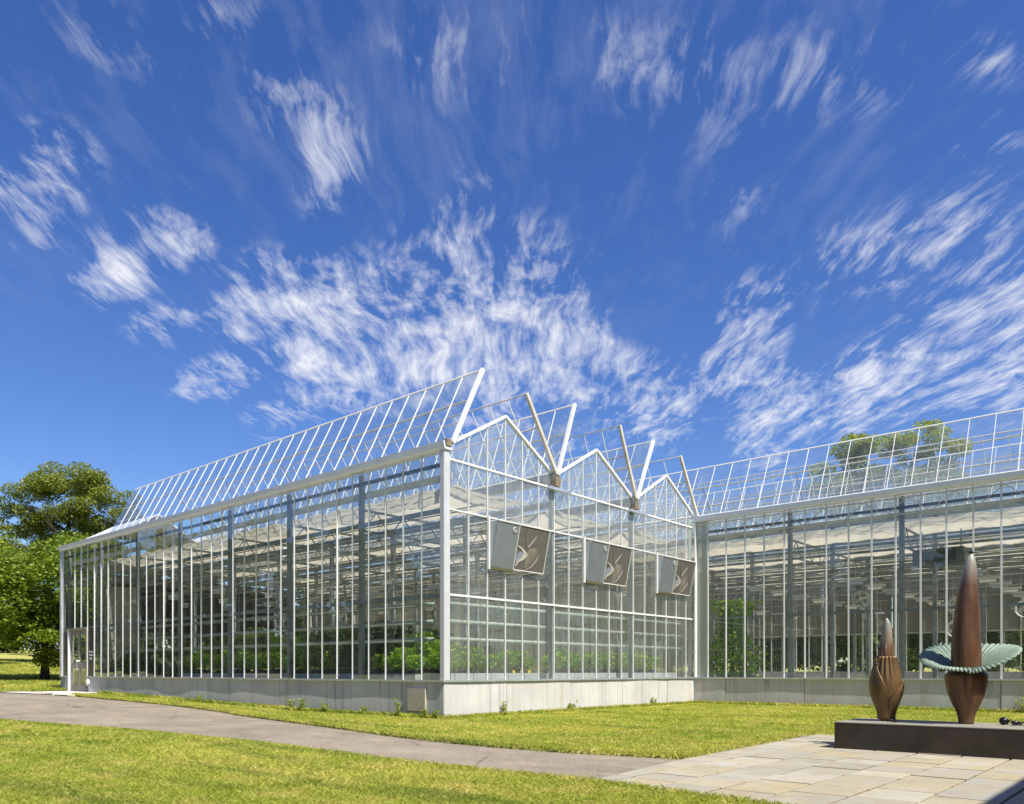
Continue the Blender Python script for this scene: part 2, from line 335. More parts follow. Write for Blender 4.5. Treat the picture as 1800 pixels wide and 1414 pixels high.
def thing(name, label, cat, loc=(0,0,0), rz=0, group=None): return ob(name, None, None, loc, (0,0,rz), None, label, cat, group)
CACHE = {}
def boxmesh(name, dx, dy, dz, mat):
    k = (name, round(dx,4), round(dy,4), round(dz,4), mat)
    if k not in CACHE:
        b = MB(); b.box(-dx/2, dx/2, -dy/2, dy/2, 0, dz); CACHE[k] = b.mesh(name, mat)
    return CACHE[k]
def boxpart(name, parent, x0, x1, y0, y1, z0, z1, mat, **kw):
    return ob(name, boxmesh(name, x1-x0, y1-y0, z1-z0, mat), parent, ((x0+x1)/2, (y0+y1)/2, z0), **kw)
def npmesh(name, verts, faces, mat, smooth=False):
    me = bpy.data.meshes.new(name); nv, nf = len(verts), len(faces); k = faces.shape[1]
    me.vertices.add(nv); me.vertices.foreach_set('co', verts.astype(np.float32).ravel())
    me.loops.add(nf*k); me.loops.foreach_set('vertex_index', faces.astype(np.int32).ravel())
    me.polygons.add(nf); me.polygons.foreach_set('loop_start', np.arange(0, nf*k, k, dtype=np.int32))
    me.polygons.foreach_set('loop_total', np.full(nf, k, dtype=np.int32))
    if smooth: me.polygons.foreach_set('use_smooth', np.ones(nf, dtype=bool))
    me.materials.append(MATS[mat]); me.update(calc_edges=True); me.validate(); return me

# ------------------------------------------------------------------ terrain
def gz(X, Y=0):
    u = -np.asarray(X, dtype=float); q = np.clip((np.asarray(Y, dtype=float)+26)/20, 0, 1); q = q*q*(3-2*q)
    return 0.0175*np.clip(u-5, 0, 30) + q*(.045*np.clip(u-35, 0, 90) + .012*np.clip(u-125, 0, 300))
def sheet(name, A, B, mat, dz, nu=60, nv=16, skirt=0.0, kind='structure'):
    """ruled sheet between two polylines laid on the terrain"""
    def res(P, n):
        P = np.array(P, float); d = np.r_[0, np.cumsum(np.hypot(*np.diff(P, axis=0).T))]; s_ = np.linspace(0, d[-1], n)
        return np.c_[np.interp(s_, d, P[:,0]), np.interp(s_, d, P[:,1])]
    a, b = res(A, nu), res(B, nu); t_ = np.linspace(0, 1, nv)[:,None,None]
    G = a[None]*(1-t_) + b[None]*t_
    V = np.dstack([G, (gz(G[...,0], G[...,1])+dz)[...,None]]).reshape(-1, 3); idx = np.arange(nu*nv).reshape(nv, nu)
    Fq = np.stack([idx[:-1,:-1], idx[:-1,1:], idx[1:,1:], idx[1:,:-1]], -1).reshape(-1, 4)
    if skirt:
        ring = np.r_[idx[0], idx[1:,-1], idx[-1,-2::-1], idx[-2:0:-1,0]]
        low = V[ring].copy(); low[:,2] -= skirt; nb = len(V)+np.arange(len(ring)); V = np.r_[V, low]; r2 = np.roll(ring, -1); n2 = np.roll(nb, -1)
        Fq = np.r_[Fq, np.stack([ring, nb, n2, r2], -1)]
    return ob(name, npmesh(name, V, Fq, mat), kind=kind), G
# far ground: one sheet to the horizon, a little below the lawns
gx = np.r_[-700,-450,-300,-220,-160,-120,-90,-70,np.arange(-56,40,2.0),60,100,200,400,700]; gy = np.r_[-700,-400,-200,-120,-80,np.arange(-60,80,4.0),100,140,200,300,450,700]
GX, GY = np.meshgrid(gx, gy); V = np.dstack([GX, GY, gz(GX, GY)-.055]).reshape(-1,3); idx = np.arange(GX.size).reshape(GX.shape)
ob('ground', npmesh('ground', V, np.stack([idx[:-1,:-1], idx[:-1,1:], idx[1:,1:], idx[1:,:-1]], -1).reshape(-1,4), 'lawn_soil'), kind='structure')

near = [(-44,-21),(-30,-15.2),(-20,-11),(-12,-8),(-6.26,-6.43),(-2.28,-5.82),(2.02,-5.63),(5.27,-5.8),(6.93,-5.76),(7.74,-5.68)]
far = [(-44,-10.5),(-34,-7.2),(-26,-4.1),(-20.7,-2.33),(-18.57,-1.62),(-15.77,-1.26),(-9.9,-1.17),(-6.52,-1.5),(-2.38,-2.33),(.28,-2.86),(2.41,-3.34),(3.89,-3.53),(5.02,-3.56),(5.93,-3.48),(7.43,-3.17)]
sheet('path', near, far, 'asphalt', -.025, 160, 14)
pfront = lambda x: -5.68-.10*(x-7.74)
fl, FLG = sheet('front_lawn', near[1:]+[(9.2,pfront(9.2)),(11,pfront(11)),(14,pfront(14))], [(-40,-40),(-20,-30),(0,-22),(10,-20),(20,-18),(30,-16)], 'lawn_soil', .012, 140, 40, .08)
padl = [(7.43,-3.17),(7.36,-1.37),(7.30,.5),(7.28,1.40)]
mlo = [(-17.6,-.9)]+[(-15.77,-1.24),(-9.9,-1.15),(-6.52,-1.48),(-2.38,-2.31),(.28,-2.84),(2.41,-3.32),(3.89,-3.51),(5.02,-3.54),(5.93,-3.46),(7.40,-3.16)]
sheet('side_lawn', mlo[:6]+[(.3,-2.84)], [(-17.6,-.02),(-10,-.02),(0,-.02),(.3,-.02)], 'lawn_soil', .012, 90, 12, .08)
sheet('court_lawn', [(.3,-2.845)]+mlo[6:]+padl[1:]+[(8.2,1.46),(11,1.5),(14,1.5)], [(.3,-2.8),(.02,-1),(.02,4),(.02,10.9),(4,10.98),(9,10.98),(14,10.98)], 'lawn_soil', .012, 110, 40, .08)
sheet('back_lawn', [(-70,-20)]+far[:4]+[(-20.9,-2.25),(-21.8,-.6),(-21.8,0)], [(-70,70),(-60,70),(-50,70),(-40,70),(-30,70),(-21.8,60)], 'lawn_soil', .012, 70, 50, .0)
boxpart('door_landing', None, -20.95, -18.0, -1.5, -.02, .12, .27, 'landing_concrete', kind='structure')
sheet('landing_apron', [(-22.2,-2.8),(-20.7,-2.28),(-18.57,-1.60),(-17.3,-1.3)], [(-21.9,-1.3),(-20.7,-1.3),(-18.5,-1.2),(-17.6,-.9)], 'landing_concrete', .0, 20, 4)

# ------------------------------------------------------------------ flagstone terrace: every slab its own piece
terr = ob('terrace', None, kind='structure')
b = MB(); b.quad([(7.2,-6.6,-.045),(14,-7.4,-.045),(14,1.5,-.045),(7.1,1.5,-.045)]); ob('bedding', b.mesh('bedding', 'joint_sand'), terr)
xs = [7.42]+[7.87+.505*i for i in range(12)]
def padleft(y): 
    P = np.array([(7.76,-5.9)]+padl); return float(np.interp(y, P[:,1], P[:,0]))
def prism(pts, z0, z1, bev=.006):
    n = len(pts); b = MB(); c = sum((Vector(p) for p in pts), Vector((0,0)))/n
    top = [Vector(p)+(c-Vector(p)).normalized()*bev for p in pts]
    v = [(*p, z0) for p in pts]+[(*p, z1-bev*.6) for p in pts]+[(*p, z1) for p in top]; b.v = v
    b.f = [tuple(range(2*n, 3*n))]+[(i, (i+1)%n, n+(i+1)%n, n+i) for i in range(n)]+[(n+i, n+(i+1)%n, 2*n+(i+1)%n, 2*n+i) for i in range(n)]; b.mi = [0]*len(b.f)
    return b
jn = .0125
for i in range(len(xs)-1):
    x0, x1 = xs[i], xs[i+1]; y = 1.46
    ys = [y]
    while y > -6.6:
        y -= random.choice([.44,.5,.52,.56,.6,.78]) ; ys.append(y)
    for j in range(len(ys)-1):
        yt, yb = ys[j], ys[j+1]
        l0, l1 = (padleft(yb), padleft(yt)) if i == 0 else (x0, x0)
        if i == 0 and max(l0, l1) > x1-.06:
            continue
        f0, f1 = pfront(l0), pfront(x1)
        if yt < min(f0, f1)+.05: continue
        q = [Vector((l0+jn, max(yb+jn, f0))), Vector((x1-jn, max(yb+jn, f1))), Vector((x1-jn, yt-jn)), Vector((l1+jn, yt-jn))]
        if 1.4 < 0: pass
        for p_ in q: p_.x += random.uniform(-.003,.003); p_.y += random.uniform(-.003,.003)
        c = sum(q, Vector((0,0)))/4
        me = prism([p_-c for p_ in q], -.04, random.uniform(-.006,.004)).mesh('paving_stone', 'flagstone')
        ob('paving_stone', me, terr, (c.x, c.y, 0))

# ------------------------------------------------------------------ greenhouse dimensions (X to the right along the gutters, Y into the depth)
PW = .61; V0 = .18; GB = 3.66; L = 21.6; GUT = 5.77; EAVE = 5.92; SILL = .845; RISE = 1.02
MU = [.137+PW*k for k in range(36)]          # mullions of the long side
MV = [V0+PW*k for k in range(19)]            # mullions of the gable front
WX = 14.0; WV = 11.0; NG = 7
MX = [.46+PW*k for k in range(23)]           # mullions of the wing
GH = thing('greenhouse', 'glass greenhouse with three open zigzag gables and a long glazed side', 'greenhouse', (0,0,0))
WG = thing('greenhouse', 'glazed greenhouse wing behind the bronze flower sculptures, roof leaf raised', 'greenhouse', (0,11,0))
WGo = Vector((0,11,0))
class Off:  # parts of the wing are placed in world coordinates, relative to its empty
    pass
def place(parent, loc): return (loc[0], loc[1]-11, loc[2]) if parent is WG else loc
def bp(name, parent, x0, x1, y0, y1, z0, z1, mat, **kw):
    return ob(name, boxmesh(name, x1-x0, y1-y0, z1-z0, mat), parent, place(parent, ((x0+x1)/2, (y0+y1)/2, z0)), **kw)

# --- concrete base walls: cast panels with open joints, very slightly bowed faces
def panel_mesh(length, z0, z1, seed, th=.05):
    r = random.Random(seed); nx, nz = 14, 6; bow = r.uniform(-.010, .012); ph = r.uniform(-.3,.3); b = MB()
    for j in range(nz+1):
        for i in range(nx+1):
            s_, q = i/nx, j/nz
            b.v.append((s_*length, bow*math.sin(PI*s_+ph*s_)*(.4+.6*q)-.004*math.sin(5*s_+seed), z0+(z1-z0)*q))
    for j in range(nz):
        for i in range(nx):
            a = j*(nx+1)+i; b.f.append((a, a+1, a+nx+2, a+nx+1))
    k = len(b.v); b.v += [(0,th,z0),(length,th,z0),(length,th,z1),(0,th,z1)]
    t0 = [nz*(nx+1)+i for i in range(nx+1)]
    b.f += [tuple(t0)+(k+2,k+3), (k+1,k,k+3,k+2), tuple(j*(nx+1) for j in range(nz,-1,-1))+(k,k+3), tuple(j*(nx+1)+nx for j in range(nz+1))+(k+2,k+1)]
    b.mi = [0]*len(b.f); return b
def base_wall(parent, joints, axis, fixed, seed):
    for i in range(len(joints)-1):
        a, c = joints[i], joints[i+1]; g = .009
        me = panel_mesh(abs(c-a)-2*g, -.25, .80, seed+i).mesh('concrete_panel', 'concrete')
        if axis == 'x': ob('concrete_panel', me, parent, place(parent, (min(a,c)+g, fixed, 0)))           # face towards -Y
        else: ob('concrete_panel', me, parent, place(parent, (fixed, min(a,c)+g, 0)), (0,0,PI/2))          # face towards +X
lj = [-.0]+[-MU[k] for k in (2,6,10,14,18,22,26,30)]+[-18.95]
base_wall(GH, lj, 'x', 0.0, 10); base_wall(GH, [-20.95,-21.6], 'x', 0, 30)
fj = [.0]+[MV[k] for k in (3,7,11,15)]+[11.0]
base_wall(GH, fj, 'y', 0.0, 40)
base_wall(WG, [0.0]+[MX[k] for k in (1,5,9,13,17)]+[WX], 'x', WV, 60)
# inner concrete core so the joints read dark and no light leaks
bp('wall_core', GH, -18.95, -.145, .060, .22, -.25, .795, 'joint_filler'); bp('wall_core', GH, -.22, -.060, .225, 10.98, -.25, .79, 'joint_filler'); bp('wall_core', WG, 0, WX, 11.06, 11.22, -.25, .79, 'joint_filler')
# sill flashing
def sill(parent, x0, x1, y0, y1): bp('sill', parent, x0, x1, y0, y1, .803, SILL, 'aluminium')
sill(GH, -18.95, .036, -.042, .13); sill(GH, -.13, .038, .131, 10.95); sill(WG, .039, WX, 10.958, 11.13); sill(GH, -21.62, -20.95, -.042, .13)

# --- panes
PT = .008
def pane(parent, axis, a0, a1, fixed, z0, z1, mat='glass'):
    ln = a1-a0
    if axis == 'x': o = ob('glass_pane', boxmesh('glass_pane', ln, PT, z1-z0, mat), parent, place(parent, ((a0+a1)/2, fixed, z0)))
    else: o = ob('glass_pane', boxmesh('glass_pane', PT, ln, z1-z0, mat), parent, place(parent, (fixed, (a0+a1)/2, z0)))
    e = .004; o.rotation_euler = (random.gauss(0,e) if axis == 'x' else 0, 0 if axis == 'x' else random.gauss(0,e), random.gauss(0,e)); return o
def mull(parent, axis, a, fixed, z0, z1, wd=.036, out=.030, inn=.02, mat='white_paint'):
    if axis == 'x': return bp('mullion', parent, a-wd/2, a+wd/2, fixed-out, fixed+inn, z0, z1, mat)
    return bp('mullion', parent, fixed-inn, fixed+out, a-wd/2, a+wd/2, z0, z1, mat)
GY0 = .05                                    # glass plane of the long side
for k, u in enumerate(MU):
    z0 = 2.66 if k in (32, 33) else SILL
    if k == 34: continue
    mull(GH, 'x', -u, GY0, z0, GUT, .017, .019)
for k in range(35):
    a0, a1 = -MU[k+1]+.02, -MU[k]-.02
    z0 = 2.66 if k in (31, 32, 33) else SILL+.002
    if k in (30, 34):
        bp('spandrel_panel', GH, a0, a1, GY0-.004, GY0+.004, SILL+.002, 2.55, 'spandrel'); z0 = 2.66
    pane(GH, 'x', a0, a1, GY0, z0, GUT-.002)
pane(GH, 'x', -MU[0]+.02, -.105, GY0, SILL+.002, GUT-.002)
bp('corner_post', GH, -.10, .02, -.02, .16, SILL, EAVE-.02, 'post_metal'); bp('corner_post', GH, .021, .026, .01, .15, SILL+.001, EAVE-.2, 'post_metal')
bp('corner_post', GH, -L-.02, -L+.08, -.02, .1, SILL, GUT, 'aluminium')
# --- side gutter with rolled front
def gutter(parent, x0, x1, y, mat='gutter_grey'):
    b = MB(); prof = [(-.13,.03),(-.10,-.02),(.09,-.02),(.11,.02),(.11,.15),(.09,.15),(.09,.03),(-.09,.03),(-.11,.15),(-.15,.15)]
    n = len(prof); L_ = x1-x0
    b.v = [(0, p[0], p[1]) for p in prof]+[(L_, p[0], p[1]) for p in prof]
    b.f = [(i, (i+1)%n, n+(i+1)%n, n+i) for i in range(n)]+[tuple(range(n))[::-1], tuple(range(n, 2*n))]; b.mi = [0]*len(b.f)
    ob('gutter', b.mesh('gutter', mat), parent, place(parent, (x0, y, GUT)))
gutter(GH, -L-.05, .06, V0-.10)
gutter(GH, -L, .05, V0+GB, 'galvanised'); gutter(GH, -L, .05, V0+2*GB, 'galvanised')
gutter(WG, .05, WX, V0+3*GB-.10); 
for i in range(4, NG+1): gutter(WG, -L, WX, V0+i*GB, 'galvanised')
# --- gable front
FX = -.05
RAILS = [(5.57,.045),(4.50,.030),(2.66,.045)]
def eave_h(v):
    k = (v-V0) % GB if v < V0+3*GB-1e-6 else GB
    return EAVE+RISE*(1-abs(k-GB/2)/(GB/2))
for k, v_ in enumerate(MV):
    if k in (0,): continue
    if k in (6, 12): z1 = EAVE-.16
    elif k == 18: z1 = EAVE-.1
    else: z1 = eave_h(v_)-.04
    mull(GH, 'y', v_, FX, SILL, z1, .019, .020)
mull(GH, 'y', V0+.0, FX, SILL, EAVE-.1, .02, .02)
for z, h in RAILS: bp('rail', GH, FX-.03, FX+.030, .16, 11.0, z, z+h, 'white_paint')
levels = [(SILL+.002, 2.66), (2.705, 4.50), (4.53, 5.57)]
for k in range(18):
    for li, (z0, z1) in enumerate(levels):
        hood = li == 1 and (k % 6) in (2,3,4)
        if hood: z1 = 3.38
        pane(GH, 'y', MV[k]+.02, MV[k+1]-.02, FX, z0+.001, z1-.001, 'gable_glass' if li == 2 else 'front_glass')
# gable triangles
for k in range(18):
    a0, a1 = MV[k]+.02, MV[k+1]-.02
    h0, h1 = eave_h(MV[k]+.001)-.05, eave_h(MV[k+1]-.001)-.05
    key = ('tri', k % 6)
    if key not in CACHE:
        b = MB(); ln = a1-a0
        b.hexa([(-PT/2,0,0),(PT/2,0,0),(PT/2,ln,0),(-PT/2,ln,0),(-PT/2,0,h0-5.656),(PT/2,0,h0-5.656),(PT/2,ln,h1-5.656),(-PT/2,ln,h1-5.656)]); CACHE[key] = b.mesh('glass_pane', 'gable_glass')
    o = ob('glass_pane', CACHE[key], GH, (FX, a0, 5.656)); o.rotation_euler = (0, random.gauss(0,.002), random.gauss(0,.002))
for g in range(3):
    y0 = V0+g*GB
    for s_, (ya, yb) in enumerate([(y0+.10, y0+GB/2), (y0+GB-.10, y0+GB/2)]):
        b = MB(); b.bar((FX+.012, ya, eave_h(ya)-.015), (FX+.012, yb, EAVE+RISE-.0), .075, .06, (0,0,1)); ob('gable_rafter', b.mesh('gable_rafter', 'white_paint'), GH)
    if g: bp('gutter_bracket', GH, -.02, .10, y0-.11, y0+.09, EAVE-.30, EAVE-.05, 'hinge_bronze'); bp('gutter_plate', GH, -.005, .095, y0-.33, y0+.55, EAVE-.40, EAVE-.33, 'aluminium')
    else: bp('gutter_bracket', GH, -.04, .075, y0-.17, y0-.02, EAVE-.10, EAVE+.05, 'hinge_bronze')
# frosted end strips beside the inner corner
bp('frosted_panel', GH, -.10, -.06, 10.78, 10.985, 4.55, EAVE-.1, 'frosted')
bp('frosted_panel', WG, .07, .44, 11.06, 11.068, SILL, GUT, 'frosted')
# --- wing facade
WY = WV+.05
bp('corner_post', WG, .028, .075, 10.94, 11.10, SILL, GUT, 'white_paint')
for k, x in enumerate(MX): mull(WG, 'x', x, WY, SILL, GUT)
for k in range(len(MX)-1): pane(WG, 'x', MX[k]+.02, MX[k+1]-.02, WY, SILL+.002, GUT-.002)
# --- roof leaves
ROOFBARS = {}
def leaf(parent, x0, x1, yh, ang, side, parts, end=True, ln=2.05):
    """open roof leaf hinged on a gutter; side +1 leans to +Y, -1 to -Y"""
    n = int(round((x1-x0)/PW)); d = Vector((0, side*math.cos(ang), math.sin(ang))); nrm = Vector((0, -side*math.sin(ang), math.cos(ang)))
    b = MB(); hin = Vector((0,0,0))
    for i in range(n+1):
        x = x1-x0-i*PW
        if x < -.01: break
        if end and i == 0: continue
        b.bar(hin+Vector((x,0,0)), hin+Vector((x,0,0))+d*ln, .014, .024, nrm)
    b.bar(d*ln+Vector((-.02,0,0)), d*ln+Vector((x1-x0+.02,0,0)), .028, .03, nrm)
    b.bar(d*ln*.62+Vector((0,0,0)), d*ln*.62+Vector((x1-x0,0,0)), .045, .03, nrm) if False else None
    b.bar(d*.05, d*.05+Vector((x1-x0,0,0)), .05, .06, nrm)
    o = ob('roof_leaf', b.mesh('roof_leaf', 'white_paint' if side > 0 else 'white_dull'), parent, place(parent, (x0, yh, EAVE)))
    m_ = MB(); off = nrm*(-.04); m_.bar(d*ln*.30+off, d*ln*.30+off+Vector((x1-x0,0,0)), .018, .022, nrm)
    m_.bar(d*ln*.60+off, d*ln*.60+off+Vector((x1-x0,0,0)), .03, .04, nrm); ob('purlin', m_.mesh('purlin', 'beige_metal'), o)
    if end:
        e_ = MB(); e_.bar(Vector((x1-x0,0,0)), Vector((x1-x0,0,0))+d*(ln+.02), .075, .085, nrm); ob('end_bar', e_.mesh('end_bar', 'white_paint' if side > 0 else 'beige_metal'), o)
    # opening arms
    ar = MB(); k = 0
    xx = x1-x0-1.5
    while xx > 0:
        ar.bar(Vector((xx,0,0))+d*ln*.6+off, Vector((xx, side*1.75, -.35)), .022, .022); xx -= 3.05
    ob('push_arm', ar.mesh('push_arm', 'galvanised'), o)
    rot = Matrix((Vector((1,0,0)), d, nrm)).transposed().to_4x4()
    if parts:
        kk = ('rp', mats_r := 'roof_glass')
        if kk not in CACHE:
            q = MB(); q.box(-PW/2+.018, PW/2-.018, .08, ln-.03, -.004, .004); CACHE[kk] = q.mesh('roof_pane', 'roof_glass')
        for i in range(n):
            p_ = ob('roof_pane', CACHE[kk], o, (x1-x0-(i+.5)*PW, 0, 0)); p_.rotation_euler = rot.to_euler()
    else:
        q = MB()
        for i in range(n):
            xc = x1-x0-(i+.5)*PW
            pts = []
            for (xx, yy, zz) in [(-PW/2+.018,.08,-.004),(PW/2-.018,.08,-.004),(PW/2-.018,ln-.03,-.004),(-PW/2+.018,ln-.03,-.004),(-PW/2+.018,.08,.004),(PW/2-.018,.08,.004),(PW/2-.018,ln-.03,.004),(-PW/2+.018,ln-.03,.004)]:
                pts.append(Vector((xc+xx,0,0))+d*yy+nrm*zz)
            q.hexa(pts)
        g_ = ob('roof_glazing', q.mesh('roof_glazing', 'roof_glass'), o, kind='stuff')
    return o
XA = -17.5
for g, (aa, ab_) in enumerate([(63,55.5),(70,66),(64,57)]):
    y0 = V0+g*GB
    leaf(GH, XA, .06, y0+.02, R(aa), 1, True); leaf(GH, XA, .06, y0+GB-.02, R(ab_), -1, True)
    for side, ya in ((1, y0+.1), (-1, y0+GB-.1)):   # closed end of the roof, its glass sheen done in solid white
        b = MB(); b.bar((-L, ya, EAVE+.03), (-L, y0+GB/2, EAVE+RISE), .02, .02)
        b.v = []; b.f = []; b.mi = []
        b.hexa([(-L,ya,EAVE),(XA-.05,ya,EAVE),(XA-.05,y0+GB/2,EAVE+RISE),(-L,y0+GB/2,EAVE+RISE),(-L,ya,EAVE+.05),(XA-.05,ya,EAVE+.05),(XA-.05,y0+GB/2,EAVE+RISE+.05),(-L,y0+GB/2,EAVE+RISE+.05)])
        ob('closed_roof_panel', b.mesh('closed_roof_panel', 'white_paint'), GH)
leaf(WG, -7.9, WX-.4, V0+3*GB+.02, R(63), 1, True, False); leaf(WG, -7.9, WX-.4, V0+4*GB-.02, R(57), -1, True, False)
leaf(WG, XA, -7.95, V0+3*GB+.02, R(63), 1, False, False); leaf(WG, XA, -7.95, V0+4*GB-.02, R(57), -1, False, False)
for g in range(4, NG):
    leaf(WG, XA, WX-.4, V0+g*GB+.02, R(64), 1, False, False); leaf(WG, XA, WX-.4, V0+(g+1)*GB-.02, R(57), -1, False, False)
# white cover over the wing's eave return seen beside the third gable
bp('valley_flashing', GH, -8, -.02, V0+3*GB-.06, V0+3*GB+.06, EAVE-.16, EAVE-.08, 'white_paint')

# --- steel frame: columns, trusses, beams, girts
UC = [.07+3.05*i for i in range(8)]
XC_MAIN = [-u for u in UC]; XC_WING = [3.0, 6.05, 9.1, 12.15]
for g in range(NG+1):
    par = GH if g < 3 else WG; y = V0+g*GB + (.09 if g in (0, 3) else 0)
    for x in XC_MAIN+(XC_WING if g >= 3 else []):
        if x == XC_MAIN[0]:
            if g == 0: continue
            x -= .05 if g < 3 else -.3
        bp('column', par, x-.06, x+.06, y-.05, y+.05, .1, GUT-.03, 'galvanised')
def truss_mesh():
    if 'truss' in CACHE: return CACHE['truss']
    b = MB(); z0, z1 = 0, .5; a, c = .12, GB-.12
    b.bar((0,a,z0), (0,c,z0), .05, .05); b.bar((0,a,z1), (0,c,z1), .05, .05); n = 8
    for i in range(n):
        ya = a+(c-a)*i/n; yb = a+(c-a)*(i+1)/n
        b.bar((0,ya,z0 if i % 2 == 0 else z1), (0,yb,z1 if i % 2 == 0 else z0), .022, .022, (1,0,0))
    CACHE['truss'] = b.mesh('roof_truss', 'galvanised'); return CACHE['truss']
for g in range(NG):
    par = GH if g < 3 else WG
    for x in XC_MAIN[1:]+(XC_WING if g >= 3 else []):
        ob('roof_truss', truss_mesh(), par, place(par, (x, V0+g*GB, 4.42)))
    # ceiling grid: wires and pipes along the house, screens drawn back beside the gutters
    x0, x1 = -L+.1, (-.12 if g < 3 else WX)
    for dy, z, r_ in ((.45,4.36,.02),(.75,4.62,.012),(1.5,4.55,.014),(2.2,4.62,.012),(2.95,4.55,.014),(1.83,3.85,.016),(1.2,4.80,.016),(1.83,4.34,.024),(2.6,4.80,.016),(3.2,4.36,.02),(.9,4.1,.014),(2.75,4.1,.014)):
        bp('ceiling_pipe', par, x0, x1, V0+g*GB+dy-r_, V0+g*GB+dy+r_, z, z+2*r_, 'galvanised' if z != 4.1 else 'white_dull')
    for (ya, yb, z) in ((.32, 2.85, 5.10),):
        nx = int((x1-x0)/.22); ny = 12; b = MB()
        for i in range(nx+1):
            for j in range(ny+1):
                q = j/ny; xx = (x1-x0)*i/nx
                b.v.append((xx, ya+(yb-ya)*q, z-.05*math.sin(PI*q)*(1+.5*math.sin(xx*2.06+g))+.03*math.sin(xx*6.3+j*.7+g*2)+.016*math.sin(xx*13+j*1.9)))
        b.f = [(i*(ny+1)+j, (i+1)*(ny+1)+j, (i+1)*(ny+1)+j+1, i*(ny+1)+j+1) for i in range(nx) for j in range(ny)]; b.mi = [0]*len(b.f)
        ob('shade_screen', b.mesh('shade_screen', 'screen_cloth', True), par, place(par, (x0, V0+g*GB, 0)))
    # white box beam hanging below the gutter
    bp('gutter_beam', par, x0, x1, V0+g*GB+.16, V0+g*GB+.19, 5.18, 5.34, 'beige_metal')
for z in (4.50, 2.68): bp('girt', GH, -L+.1, -.11, .10, .16, z-.045, z+.045, 'galvanised')
bp('girt', GH, -L+.1, -.11, .11, .15, 5.44, 5.52, 'dark_steel'); bp('girt', WG, .45, WX, 11.11, 11.15, 5.38, 5.46, 'dark_steel')
for z in (4.50, 2.68): bp('girt', WG, .45, WX, 11.10, 11.16, z-.035, z+.035, 'galvanised')
for g in range(1, NG+1):
    par = GH if g < 3 else WG; x0, x1 = -L+.2, (-.15 if g < 3 else WX); b = MB(); n_ = int((x1-x0)/.55)
    b.bar((x0,0,5.66),(x1,0,5.66),.03,.03); b.bar((x0,0,5.22),(x1,0,5.22),.03,.03)
    for i in range(n_):
        xa = x0+(x1-x0)*i/n_; xb = x0+(x1-x0)*(i+1)/n_; za, zb = (5.22,5.66) if i % 2 else (5.66,5.22); b.bar((xa,0,za),(xb,0,zb),.022,.022)
    ob('lattice_beam', b.mesh('lattice_beam', 'white_dull'), par, place(par, (0, V0+g*GB-.16, 0)))
# back and end walls of glass in steel bars
bb = MB()
for i in range(60):
    x = WX-i*PW
    if x < -L: break
    bb.box(x-.02, x+.02, V0+NG*GB-.03, V0+NG*GB+.03, .1, GUT)
for z in (.8, 2.68, 4.5): bb.box(-L, WX, V0+NG*GB-.028, V0+NG*GB+.028, z, z+.06)
for i in range(int(NG*GB/PW)):
    y = V0+i*PW
    if y < 3*GB+V0: bb.box(-L-.02, -L+.02, y-.02, y+.02, .25, GUT)
    else: bb.box(-L-.02, -L+.02, y-.02, y+.02, .25, GUT)
for z in (.8, 2.68, 4.5): bb.box(-L-.018, -L+.018, .1, V0+NG*GB, z, z+.06)
for i in range(24):   # partition on the line between the gabled house and the wing's bays, white bars
    bb.box(-.3-i*.915, -.26-i*.915, V0+3*GB+.2, V0+3*GB+.24, .1, 4.4)
bb.v = [(x, y-11, z) for x, y, z in bb.v]
ob('rear_glazing_bars', bb.mesh('rear_glazing_bars', 'white_dull'), WG, kind='stuff')
# pale twin-wall sheets above the sill rail of the far walls
simple('cladding', (.235,.225,.19), .6, 0, .1, .6)
for i in range(12):
    xa = WX-i*3.05; xb = max(xa-3.0, -L+.05)
    if xb < xa-.2: bp('rear_cladding', WG, xb, xa, V0+NG*GB+.035, V0+NG*GB+.06, 2.75, GUT+.9, 'cladding')
for i in range(5): bp('rear_cladding', WG, -L-.05, -L-.025, V0+3*GB+i*2.93+.03, V0+3*GB+(i+1)*2.93, 2.75, GUT, 'cladding')
# dark cladding band on the far end wall, with pale fascia above it
dw = ob('end_wall_band', boxmesh('end_wall_band', .06, 8.2, 1.95, 'dark_brown_wall'), GH, (-L+.12, 6.0, 2.70))
bp('fascia_board', GH, -L+.10, -L+.2, 1.9, 10.6, 4.66, 4.98, 'fascia')
bp('vestibule_wall', GH, -21.2, -18.6, 1.7, 1.78, .25, 4.2, 'vestibule_beige'); bp('vestibule_wall', GH, -18.62, -18.55, .4, 1.69, .25, 4.2, 'vestibule_beige')
glass('hazy_sheet', (.80,.76,.68), .5, (.25,.45))
for i in range(7): bp('partition_sheet', WG, -2.9-i*2.44, -.5-i*2.44, V0+3*GB+.14, V0+3*GB+.147, .85, 4.9, 'hazy_sheet')
bp('rear_base_wall', WG, -L, WX, V0+NG*GB-.16, V0+NG*GB-.04, .0, 1.02, 'concrete'); bp('rear_base_wall', GH, -L+.03, -L+.12, .25, 11.0, .0, .98, 'concrete')
# floor
bp('floor', GH, -L+.05, -.23, .23, 11.1, .0, .09, 'house_floor'); bp('floor', WG, -L+.05, WX, 11.23, V0+NG*GB, .0, .085, 'house_floor')

